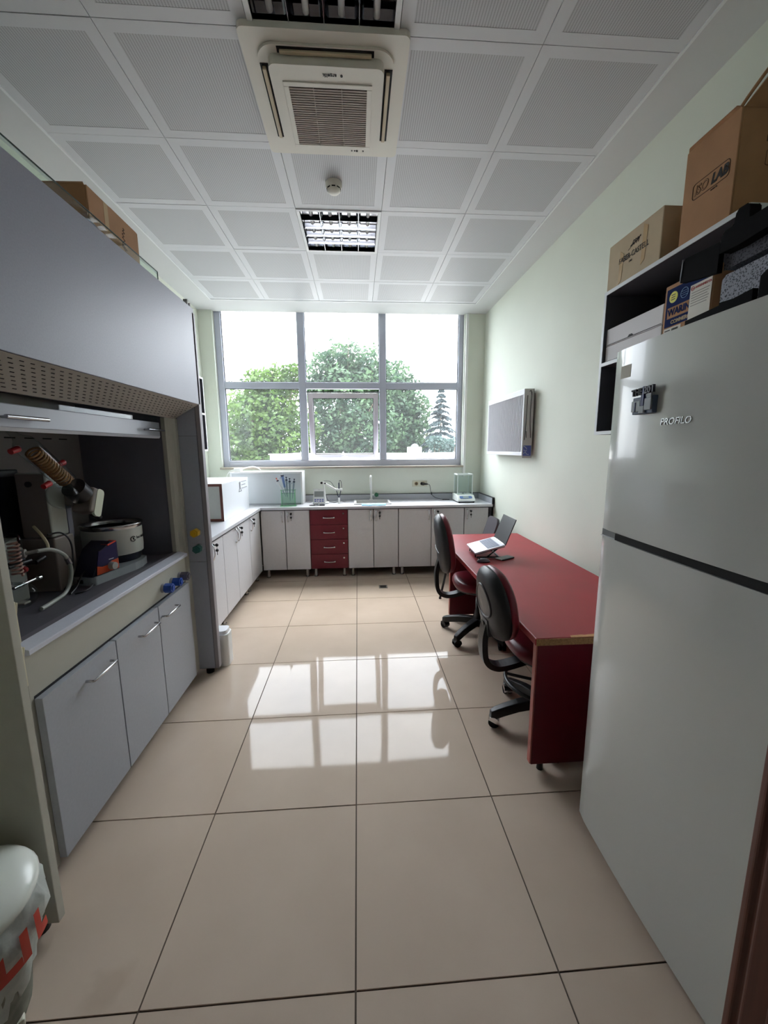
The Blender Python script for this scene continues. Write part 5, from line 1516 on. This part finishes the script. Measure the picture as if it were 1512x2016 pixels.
b = MB(); b.X = Ms; b.box(0, wl, 0.0, 0.212, -0.0035, 0.0035); sc_ = b.build('screen_lid', mat('lid_dark', (40, 40, 44), 0.4), lp, bevel=0.002)
b = MB(); b.X = Ms
scr = mat('screen_reflection', (58, 66, 62), 0.05)  # screen is off; grey-green base colour imitates what it reflects
b.box(0.008, wl-0.008, 0.014, 0.204, 0.0036, 0.0042); b.build('screen', scr, sc_)
b = MB(); b.X = Ms; b.cyl((0.03, 0.0, -0.002), (wl-0.03, 0.0, -0.002), 0.007, n=10); b.build('hinge', STEEL, lp)
ls = thing('laptop_stand', 'black folding stand under the laptop', 'laptop stand', (1.06, 2.12, DZ1))
for v in (0.06, wl-0.06):
    p0 = Ml @ Vector((0.01, v, -0.023)); p1 = Ml @ Vector((dl-0.03, v, -0.023))
    b = MB(); b.tube([p0, p1], 0.0055, 6); b.tube([p0+Vector((0, 0, 0.0)), Vector((p0.x, p0.y, DZ1+0.007))], 0.005, 6)
    b.tube([Vector((p0.x+0.01, p0.y, DZ1+0.007)), Vector((p1.x+0.02, p1.y, DZ1+0.007))], 0.006, 6); b.tube([Vector((p1.x-0.1, p1.y, DZ1+0.007)), p1], 0.006, 6)
    b.build('side_arm', BLACK, ls)
b = MB(); pA = Ml @ Vector((dl*0.5, 0.06, -0.025)); pB = Ml @ Vector((dl*0.5, wl-0.06, -0.025)); b.tube([pA, pB], 0.006, 6)
b.tube([Vector((1.12, 2.03, DZ1+0.007)), Vector((1.14, 2.24, DZ1+0.007))], 0.006, 6); b.build('cross_bar', BLACK, ls)
ms = thing('computer_mouse', 'dark grey computer mouse in front of the laptop', 'mouse', (0.965, 1.92, DZ1))
b = MB(); b.sphere((0.965, 1.925, DZ1+0.004), 0.05, 20, 10, sc=(1.0, 0.56, 0.56)); 
for i, p in enumerate(b.v): b.v[i] = Vector((p.x, p.y, max(p.z, DZ1+0.001)))
b.build('shell', mat('mouse_grey', (86, 88, 98), 0.3), ms)
b = MB(); b.sphere((0.967, 1.925, DZ1+0.002), 0.052, 20, 8, sc=(1.0, 0.57, 0.30))
for i, p in enumerate(b.v): b.v[i] = Vector((p.x, p.y, max(p.z, DZ1+0.0005)))
b.build('skirt', BLACK, ms)
b = MB(); b.cyl((0.935, 1.921, DZ1+0.026), (0.935, 1.929, DZ1+0.026), 0.006, n=10); b.build('wheel', RUBBER, ms)
o = MB().box(-0.035, 0.035, -0.07, 0.07, 0, 0.012).build('phone_charger', BLACK, bevel=0.004); o.location = (1.16, 2.0, DZ1+0.0005); o.rotation_euler = (0, 0, math.radians(-60)); tag(o, 'flat black case lying right of the mouse under the laptop', 'case')
b = MB(); b.box(-0.034, 0.03, -0.071, -0.066, 0.003, 0.012); k_ = b.build('light_edge', mat('silver_edge', (186, 186, 192), 0.3, 0.5), None, keep=True); k_.parent = o

# ================================================================== FRIDGE
fg = thing('refrigerator', 'tall silver white two-door refrigerator in the right foreground', 'refrigerator', (1.25, 0.12, 0))
FY_0, FY_1 = -0.245, 0.468
bx('cabinet', FRIDGES, fg, 0.975, 1.60, FY_0+0.006, FY_1-0.006, 0.03, 1.848, 0.006)
def fdoor(z0, z1, name):
    b = MB(); n = 14; vs = []; 
    for i in range(n+1):
        s = i/n; y = FY_0+(FY_1-FY_0)*s
        e = 0.012*(2*s-1)**2 + (0.006 if i in (0, n) else 0)
        vs.append((0.908+e, y))
    poly = [(x, y) for x, y in vs] + [(0.97, FY_1), (0.97, FY_0)]
    b.prism(poly, 'z', z0, z1, smooth=False)
    for i, f in enumerate(b.f): b.sm[i] = len(f) == 4
    return b.build(name, FRIDGE, fg, bevel=0.004)
dl_ = fdoor(0.042, 1.214, 'lower_door'); du = fdoor(1.240, 1.852, 'upper_door')
bx('gap_recess', mat('gap_grey', (120, 124, 126), 0.4), fg, 0.925, 0.974, FY_0+0.004, FY_1-0.002, 1.2145, 1.2395)
bx('grip_shade', DARK, fg, 0.914, 0.924, FY_0+0.01, FY_1-0.09, 1.2155, 1.238)  # black bar in the groove paints the shade of the grip
bx('grip_lip', mat('grip_lip', (206, 210, 212), 0.25), dl_, 0.918, 0.93, FY_0+0.004, FY_1-0.004, 1.2142, 1.2165)
bx('plinth', BLACK, fg, 0.99, 1.55, FY_0+0.03, FY_1-0.03, 0.0, 0.03)
text('PROFILO', 0.026, frame((0.9075, 0.160, 1.603), (0, -1, 0), (0, 0, 1)), mat('chrome_letter', (214, 216, 218), 0.25, 0.7), 'brand_lettering', du, bold=0.0003, extrude=0.0015, shear=0.18, sx=1.05)
o = MB().prism([(0.9136, 0.372), (0.9164, 0.424), (0.9174, 0.424), (0.9146, 0.372)], 'z', 1.757, 1.797).build('paper_sticker', mat('sticker_beige', (172, 164, 146), 0.6))
tag(o, 'small beige sticker near the top corner of the refrigerator door', 'sticker')
mg = thing('fridge_magnet', 'small souvenir magnet of grey and blue relief on the refrigerator door', 'magnet', (0.895, 0.275, 1.665))
MX = 0.9112
b = MB(); b.box(MX-0.016, MX, 0.235, 0.322, 1.632, 1.683); b.build('backing', mat('magnet_slate', (74, 86, 110), 0.5), mg, bevel=0.002)
b = MB()
for (y0, y1, z0, z1, d) in ((0.285, 0.322, 1.640, 1.672, 0.020), (0.238, 0.266, 1.642, 1.676, 0.021), (0.266, 0.287, 1.634, 1.655, 0.022), (0.24, 0.26, 1.676, 1.690, 0.020)): b.box(MX-d, MX-0.0155, y0, y1, z0, z1)
b.build('relief_pale', mat('magnet_pale', (156, 164, 168), 0.5), mg, bevel=0.001)
b = MB()
for (y0, y1, z0, z1, d) in ((0.268, 0.276, 1.655, 1.712, 0.022), (0.279, 0.284, 1.655, 1.70, 0.020), (0.302, 0.308, 1.640, 1.668, 0.0215)): b.box(MX-d, MX-0.0155, y0, y1, z0, z1)
b.build('relief_blue', mat('magnet_blue', (44, 56, 108), 0.4), mg, bevel=0.001)
text('THE', 0.026, frame((MX-0.018, 0.300, 1.697), (0, -1, 0.05), (0, 0, 1)), INK, 'relief_letters', mg, bold=0.0012, extrude=0.004)
text('201', 0.028, frame((MX-0.018, 0.250, 1.700), (0, -1, 0.05), (0, 0, 1)), mat('magnet_ink', (36, 36, 56), 0.5), 'relief_letters', mg, bold=0.0012, extrude=0.004)

# foam blocks on the refrigerator
def foam_mat(name, c1, c2):
    m = bpy.data.materials.new(name); m.use_nodes = True
    t = m.node_tree; b = t.nodes['Principled BSDF']
    tx = t.nodes.new('ShaderNodeTexCoord'); v = t.nodes.new('ShaderNodeTexVoronoi'); v.inputs['Scale'].default_value = 190
    t.links.new(tx.outputs['Object'], v.inputs['Vector'])
    cr = t.nodes.new('ShaderNodeValToRGB'); cr.color_ramp.elements[0].position = 0.18; cr.color_ramp.elements[0].color = rgb(*c1); cr.color_ramp.elements[1].position = 0.55; cr.color_ramp.elements[1].color = rgb(*c2)
    t.links.new(v.outputs['Distance'], cr.inputs['Fac']); t.links.new(cr.outputs['Color'], b.inputs['Base Color']); b.inputs['Roughness'].default_value = 0.8
    return m
FO1 = foam_mat('speckled_foam', (60, 62, 72), (176, 178, 192)); FO2 = foam_mat('speckled_foam_dark', (44, 44, 50), (96, 96, 106))
f1 = thing('foam_block', 'pale speckled grey foam block with black pads on the refrigerator', 'foam block', (1.15, 0.0, 1.853))
b = MB(); b.prism([(0.165, 1.853), (0.165, 1.965), (0.155, 1.975), (-0.20, 1.985), (-0.20, 1.853)], 'x', 1.0, 1.30); b.build('block', FO1, f1, bevel=0.006)
b = MB(); b.prism([(0.150, 1.853), (0.150, 1.905), (0.11, 1.902), (0.06, 1.908), (0.06, 1.853)], 'x', 0.985, 0.9995); b.build('pad', RUBBER, f1)
b = MB(); b.prism([(0.035, 1.853), (0.035, 1.925), (0.01, 1.94), (-0.20, 1.96), (-0.20, 1.853)], 'x', 0.975, 0.9995); b.build('pad', RUBBER, f1, bevel=0.004)
b = MB(); b.prism([(0.30, 1.853), (0.30, 1.905), (0.17, 1.913), (0.17, 1.853)], 'x', 1.02, 1.30)
o = b.build('foam_pad', mat('foam_black', (20, 20, 24), 0.8, spec=0.12), bevel=0.005); tag(o, 'low black foam pad on the refrigerator in front of the printed box', 'foam pad')
f2 = thing('foam_block', 'dark speckled foam slab with black flap lying over the pale block', 'foam block', (1.15, 0.0, 1.99))
b = MB(); b.prism([(0.165, 1.988), (0.165, 2.030), (0.15, 2.038), (-0.20, 2.060), (-0.20, 2.0)], 'x', 1.0, 1.30); b.build('slab', FO2, f2, bevel=0.006)
b = MB(); b.prism([(0.29, 2.005), (0.287, 2.060), (0.279, 2.068), (0.168, 2.060), (0.168, 1.985)], 'x', 0.985, 0.9995); b.build('flap', RUBBER, f2, bevel=0.006)
b = MB(); b.prism([(0.292, 2.008), (0.289, 2.068), (0.286, 2.068), (0.289, 2.008)], 'x', 0.983, 1.0); b.build('flap_edge', mat('foam_edge', (150, 150, 158), 0.6), f2)
f3 = thing('foam_block', 'black rounded foam piece on top of the stacked foam', 'foam block', (1.15, 0.0, 2.09))
b = MB(); b.prism([(0.150, 2.022), (0.150, 2.062), (0.140, 2.072), (0.118, 2.074), (0.115, 2.098), (0.108, 2.106), (0.086, 2.106), (0.080, 2.098), (0.078, 2.070), (0.03, 2.072), (-0.20, 2.09), (-0.20, 2.045), (0.10, 2.020)], 'x', 0.97, 0.9995); b.build('front', RUBBER, f3, bevel=0.004)
b = MB(); b.prism([(0.10, 2.046), (0.10, 2.065), (-0.20, 2.08), (-0.20, 2.064)], 'x', 1.0, 1.25); b.build('body', RUBBER, f3)

# ================================================================== WALL SHELVES
SHD = mat('shelf_dark_grey', (84, 84, 92), 0.45); SHE = mat('shelf_pale_edge', (206, 210, 212), 0.4)
def wall_shelf(label, side, y0, y1, z0, z1, zm, group='open wall shelves'):
    xw = XR if side > 0 else XL
    xf = xw - side*0.30
    xb = xw - side*0.001
    a, c = min(xf, xb), max(xf, xb)
    t = thing('wall_shelf', label, 'shelf', ((a+c)/2, (y0+y1)/2, z0), 0, group)
    w = 0.018
    bx('side_panel', SHD, t, a, c, y0, y0+w, z0, z1); bx('side_panel', SHD, t, a, c, y1-w, y1, z0, z1)
    for (n_, za, zb) in (('bottom_board', z0, z0+w), ('shelf_board', zm, zm+w), ('top_board', z1-w, z1)):
        bx(n_, SHD, t, a, c, y0+w, y1-w, za, zb)
    xbk = (c-0.006, c-0.001) if side > 0 else (a+0.001, a+0.006)
    bx('back_panel', SHD, t, xbk[0], xbk[1], y0+w, y1-w, z0+w, z1-w)
    b = MB(); e0, e1 = (xf-0.003, xf-0.0003) if side > 0 else (xf+0.0003, xf+0.003)
    b.box(e0, e1, y0, y0+w, z0, z1); b.box(e0, e1, y1-w, y1, z0, z1)
    for (za, zb) in ((z0, z0+w), (zm, zm+w), (z1-w, z1)): b.box(e0, e1, y0+w, y1-w, za, zb)
    b.box(a, c, y0-0.002, y0-0.0003, z0, z1); b.box(a, c, y1+0.0003, y1+0.002, z0, z1)
    b.build('edge_band', SHE, t)
    return t
wall_shelf('open dark wall shelf with pale edges above the refrigerator', 1, 0.492, 1.282, 1.600, 2.342, 1.962)
wall_shelf('open wall shelf on the left wall beyond the fume hood', -1, 2.66, 3.45, 1.515, 2.262, 1.885)

XS = XR-0.30    # shelf front
def prbox(name, label, x0, x1, y0, y1, z0, z1, m):
    t = thing(name, label, 'box', ((x0+x1)/2, (y0+y1)/2, z0))
    MB().box(x0, x1, y0, y1, z0, z1).build('carton', m, t, bevel=0.004)
    return t
# stationery carton
fcb = prbox('cardboard_box', 'pale taped cardboard box at the far end of the wall shelf top', XS+0.004, XS+0.27, 0.905, 1.278, 2.3425, 2.562, CARDL)
xt = XS+0.0035
text('FABER-CASTELL', 0.036, frame((xt-0.0016, 1.085, 2.452), (0, -1, 0.0), (0, 0, 1)), INK, 'printed_name', fcb, sx=0.82)
text('1761', 0.012, frame((xt-0.0016, 1.10, 2.424), (0, -1, 0), (0, 0, 1)), INK, 'printed_date', fcb)
b = MB()
b.tube(bez([(xt, 1.11, 2.492), (xt, 1.09, 2.497), (xt, 1.07, 2.499), (xt, 1.05, 2.505)], 4), 0.0022, 5)
for q in range(4): b.tube(bez([(xt, 1.10-0.014*q, 2.489), (xt, 1.095-0.014*q, 2.498), (xt, 1.088-0.014*q, 2.510), (xt, 1.083-0.014*q, 2.507)], 4), 0.0022, 5)
b.tube([(xt, 1.125, 2.480), (xt, 1.04, 2.512)], 0.0012, 4)
b.build('printed_emblem', INK, fcb)
for (y, z0, z1, w) in ((1.175, 2.345, 2.50, 0.022), (1.015, 2.375, 2.55, 0.024)):
    b = MB(); b.prism([(y+w/2, z0), (y+w/2-0.003, z1), (y-w/2-0.008, z1-0.02), (y-w/2, z0+0.015)], 'x', xt-0.0012, xt-0.0002); b.build('torn_tape', TAPE, fcb)
# tall carton
isb = open_box('cardboard_box', 'tall brown open cardboard box with framed logo on the wall shelf top', XS+0.002, XS+0.285, 0.57, 0.80, 2.3425, 2.685, CARD,
               [((XS+0.004, 0.575, 2.683), (XS+0.004, 0.795, 2.683), (XS-0.008, 0.78, 2.69), (XS-0.008, 0.585, 2.69)),
                ((XS+0.01, 0.571, 2.683), (XS+0.28, 0.571, 2.683), (XS+0.28, 0.50, 2.765), (XS+0.05, 0.50, 2.765))])
for i_, q in enumerate([((XS+0.002, 0.575, 2.683), (XS+0.010, 0.55, 2.71), (XS+0.03, 0.49, 2.765), (XS+0.045, 0.46, 2.785))]):
    b = MB(); b.tube(bez(q, 4), 0.006, 6); b.build('torn_flap_edge', CARD, isb)
yc_, zc_ = 0.672, 2.515
b = MB(); b.tube([(XS+0.0012, yc_-p[0], zc_+p[1]) for p in rrect(0.158, 0.056, 0.013, 4)], 0.0012, 5, closed=True); b.build('logo_outline', INKB, isb)
text('LAB', 0.046, frame((XS+0.0015, yc_-0.038, zc_-0.001), (0, -1, 0), (0, 0, 1)), INK, 'logo_letters', isb, bold=0.0024, shear=0.2, sx=0.86)
text('ISO', 0.046, frame((XS+0.0015, yc_+0.040, zc_-0.001), (0, -1, 0), (0, 0, 1)), INKB, 'logo_letters', isb, bold=0.0012, shear=0.2, sx=0.86)
text('ISO', 0.046, frame((XS+0.0008, yc_+0.040, zc_-0.001), (0, -1, 0), (0, 0, 1)), CARD, 'logo_letter_fill', isb, bold=-0.0006, shear=0.2, sx=0.86)
text('isolab.de', 0.008, frame((XS+0.0015, yc_-0.02, zc_-0.036), (0, -1, 0), (0, 0, 1)), INK, 'logo_line', isb)
b = MB(); yf = 0.5696
for (x0, x1, z0, z1) in ((1.47, 1.58, 2.58, 2.60),): b.box(x0, x1, yf-0.0006, yf, z0, z1)
b.tube([(1.475+p[0]+0.02, yf, 2.53+p[1]) for p in rrect(0.04, 0.045, 0.004, 2)], 0.001, 4, closed=True)
b.tube([(1.52+p[0]+0.02, yf, 2.53+p[1]) for p in rrect(0.04, 0.045, 0.004, 2)], 0.001, 4, closed=True)
b.prism([(1.485, 2.512), (1.505, 2.512), (1.497, 2.53), (1.497, 2.545), (1.493, 2.545), (1.493, 2.53)], 'y', yf-0.0006, yf)
b.prism([(1.53, 2.545), (1.55, 2.545), (1.55, 2.53), (1.542, 2.52), (1.542, 2.512), (1.538, 2.512), (1.538, 2.52), (1.53, 2.53)], 'y', yf-0.0006, yf)
b.build('handling_marks', INKB, isb)
# white boxes inside the shelf
WBX = mat('white_carton', (206, 202, 204), 0.6)
for (za, zb, lab) in ((1.9805, 2.062, 'lower white flat carton inside the wall shelf'), (2.0635, 2.150, 'upper white flat carton inside the wall shelf')):
    t = thing('flat_carton', lab, 'box', (1.5, 1.06, za), 0, 'white flat cartons in the shelf')
    MB().box(XS+0.012, 1.645, 0.86, 1.258, za, zb).build('carton', WBX, t, bevel=0.003)
    b = MB(); b.box(XS+0.0105, XS+0.0118, 0.865, 1.25, za+0.004, za+0.0065); b.prism([(1.085, za+0.0065), (1.075, za+0.016), (1.055, za+0.016), (1.045, za+0.0065)], 'x', XS+0.0105, XS+0.0118); b.build('lid_line', INK, t)
# printed blender carton
wr = prbox('cardboard_box', 'cardboard box with navy printed front and address label inside the wall shelf', XS-0.002, XS+0.26, 0.60, 0.838, 1.981, 2.205, CARD)
xw_ = XS-0.0025
NAVY = mat('print_navy', (20, 36, 84), 0.8, spec=0.12)
def patch(name, m, y0, y1, z0, z1, d=0.0006, parent=None):
    return bx(name, m, parent or wr, xw_-d, xw_-d+0.0004, y0, y1, z0, z1)
patch('print_block', NAVY, 0.606, 0.826, 2.035, 2.187)
patch('name_band', CARD, 0.640, 0.815, 2.068, 2.112, 0.001)
text('WARING', 0.036, frame((xw_-0.0014, 0.742, 2.090), (0, -1, 0), (0, 0, 1)), NAVY, 'printed_name', wr, bold=0.0012, sx=0.95)
text('COMMERCIAL', 0.020, frame((xw_-0.0014, 0.728, 2.050), (0, -1, 0), (0, 0, 1)), CARDL, 'printed_name', wr, bold=0.0007, sx=1.0)
b = MB(); b.cyl((xw_-0.0004, 0.789, 2.150), (xw_-0.0012, 0.789, 2.150), 0.022, n=24); yd = b.build('yellow_dot', mat('print_yellow', (214, 206, 58), 0.5), wr)
b = MB()
for q in range(3): b.box(xw_-0.0018, xw_-0.0013, 0.779, 0.80, 2.140+0.009*q, 2.143+0.009*q)
b.build('dot_lines', INK, yd)
b = MB(); b.tube([(xw_-0.001, 0.732+0.019*math.cos(t), 2.148+0.019*math.sin(t)) for t in [2*PI*i/24 for i in range(24)]], 0.0012, 4, closed=True)
for q in (-0.008, 0, 0.008): b.tube([(xw_-0.001, 0.716, 2.148+q), (xw_-0.001, 0.748, 2.148+q)], 0.0009, 4)
b.build('globe_mark', mat('print_lightblue', (120, 160, 206), 0.5), wr)
lbp = patch('address_label', mat('label_paper', (206, 202, 192), 0.6), 0.604, 0.702, 2.03, 2.160, 0.0022)
b = MB()
for q in range(6):
    z = 2.128-0.0095*q; b.box(xw_-0.0028, xw_-0.0024, 0.612+0.004*(q % 3), 0.694, z, z+0.0022)
b.build('label_text_lines', mat('label_grey_ink', (116, 110, 108), 0.6), lbp)
text('AVISENMEDYA', 0.013, frame((xw_-0.0028, 0.642, 2.146), (0, -1, 0), (0, 0, 1)), mat('label_red_ink', (178, 74, 74), 0.6), 'label_name', lbp, sx=0.85)
b = MB(); b.tube([(xw_-0.0028, 0.690+0.007*math.cos(t), 2.146+0.007*math.sin(t)) for t in [2*PI*i/16 for i in range(16)]], 0.0013, 4, closed=True); b.box(xw_-0.0032, xw_-0.0026, 0.684, 0.696, 2.1445, 2.1475); b.build('label_logo', mat('label_red_ink', (178, 74, 74), 0.6), lbp)
st_ = patch('barcode_sticker', mat('label_paper', (206, 202, 192), 0.6), 0.735, 0.826, 1.992, 2.03, 0.0014)
b = MB()
for q in range(9): b.box(xw_-0.002, xw_-0.0016, 0.748+0.004*q, 0.750+0.004*q+0.001*(q % 2), 2.0, 2.024)
for q in range(3): b.box(xw_-0.002, xw_-0.0016, 0.79, 0.82, 2.0+0.009*q, 2.004+0.009*q)
b.build('bars', INK, st_)

# ================================================================== BINS
wn = thing('white_canister', 'white plastic canister on the floor behind the far hood side', 'canister', (-1.0, 1.84, 0))
b = MB(); b.prism(rrect(0.17, 0.12, 0.03, 5, (-0.995, 1.84)), 'z', 0.001, 0.235); b.build('body', mat('canister_white', (236, 236, 234), 0.35), wn, bevel=0.012, seg=3)
b = MB(); b.prism(rrect(0.15, 0.10, 0.03, 5, (-0.995, 1.84)), 'z', 0.235, 0.262); b.build('lid', mat('canister_lid', (230, 232, 236), 0.3), wn, bevel=0.01, seg=3)

pb = thing('pedal_bin', 'round waste bin with white lid and wrinkled bag at the left foreground', 'bin', (-1.01, -0.005, 0))
bc = Vector((-1.01, -0.005, 0))
b = MB(); b.lathe([(0.105, 0.001), (0.112, 0.02), (0.148, 0.36)], tuple(bc), 28); b.build('body', mat('bin_grey_green', (126, 128, 116), 0.6, var=0.35, vscale=22), pb)
def bag_mat():
    m = mat('bag_film', (196, 202, 196), 0.3, var=0.12, vscale=25, bump=0.5, bscale=22, trans=0.25)
    return m
b = MB(); n = 60; prof = [(0.117, 0.10), (0.127, 0.15), (0.139, 0.21), (0.152, 0.265), (0.168, 0.292), (0.166, 0.332), (0.158, 0.358), (0.154, 0.370)]
vs = []
for k, (r, z) in enumerate(prof):
    for i in range(n):
        a = 2*PI*i/n
        w = 0.006*math.sin(a*9+k)+0.004*math.sin(a*17-k*2.1)+0.004*random.uniform(-1, 1)
        vs.append((bc.x+(r+0.004+w)*math.cos(a), bc.y+(r+0.004+w)*math.sin(a), z+0.012*math.sin(a*5+k)*(1 if k == 0 else 0.3)))
b.add(vs, [(k*n+i, k*n+(i+1) % n, (k+1)*n+(i+1) % n, (k+1)*n+i) for k in range(len(prof)-1) for i in range(n)], 0, True)
bag = b.build('bag', bag_mat(), pb)
b = MB()
def onbag(a, z, r): return (bc.x+r*math.cos(a), bc.y+r*math.sin(a), z)
for (a0, a1, z0, z1) in ((-0.55, -0.38, 0.25, 0.335), (-0.38, -0.18, 0.25, 0.275), (-0.18, -0.06, 0.25, 0.335), (0.06, 0.17, 0.26, 0.34), (0.17, 0.30, 0.26, 0.285)):
    m_ = 5; vs = []
    for i in range(m_+1):
        a = a0+(a1-a0)*i/m_
        vs += [onbag(a, z0, 0.181), onbag(a, z1, 0.179)]
    b.add(vs, [(2*i, 2*i+2, 2*i+3, 2*i+1) for i in range(m_)], 0, True)
b.build('red_print', mat('bag_red_print', (190, 58, 44), 0.45), bag)
b = MB(); b.lathe([(0.164, 0.372), (0.167, 0.386), (0.161, 0.397), (0.148, 0.408), (0.115, 0.422), (0.062, 0.431), (0.0001, 0.433)], tuple(bc), 36); b.build('lid', mat('bin_lid_white', (226, 230, 222), 0.22), pb)
b = MB(); b.X = Matrix.Translation((-0.922, -0.012, 0)) @ Matrix.Rotation(math.radians(40), 4, 'Z')
b.box(-0.075, 0.030, -0.022, 0.022, 0.004, 0.030); b.build('pedal', mat('pedal_ivory', (216, 214, 198), 0.4), pb, bevel=0.004)
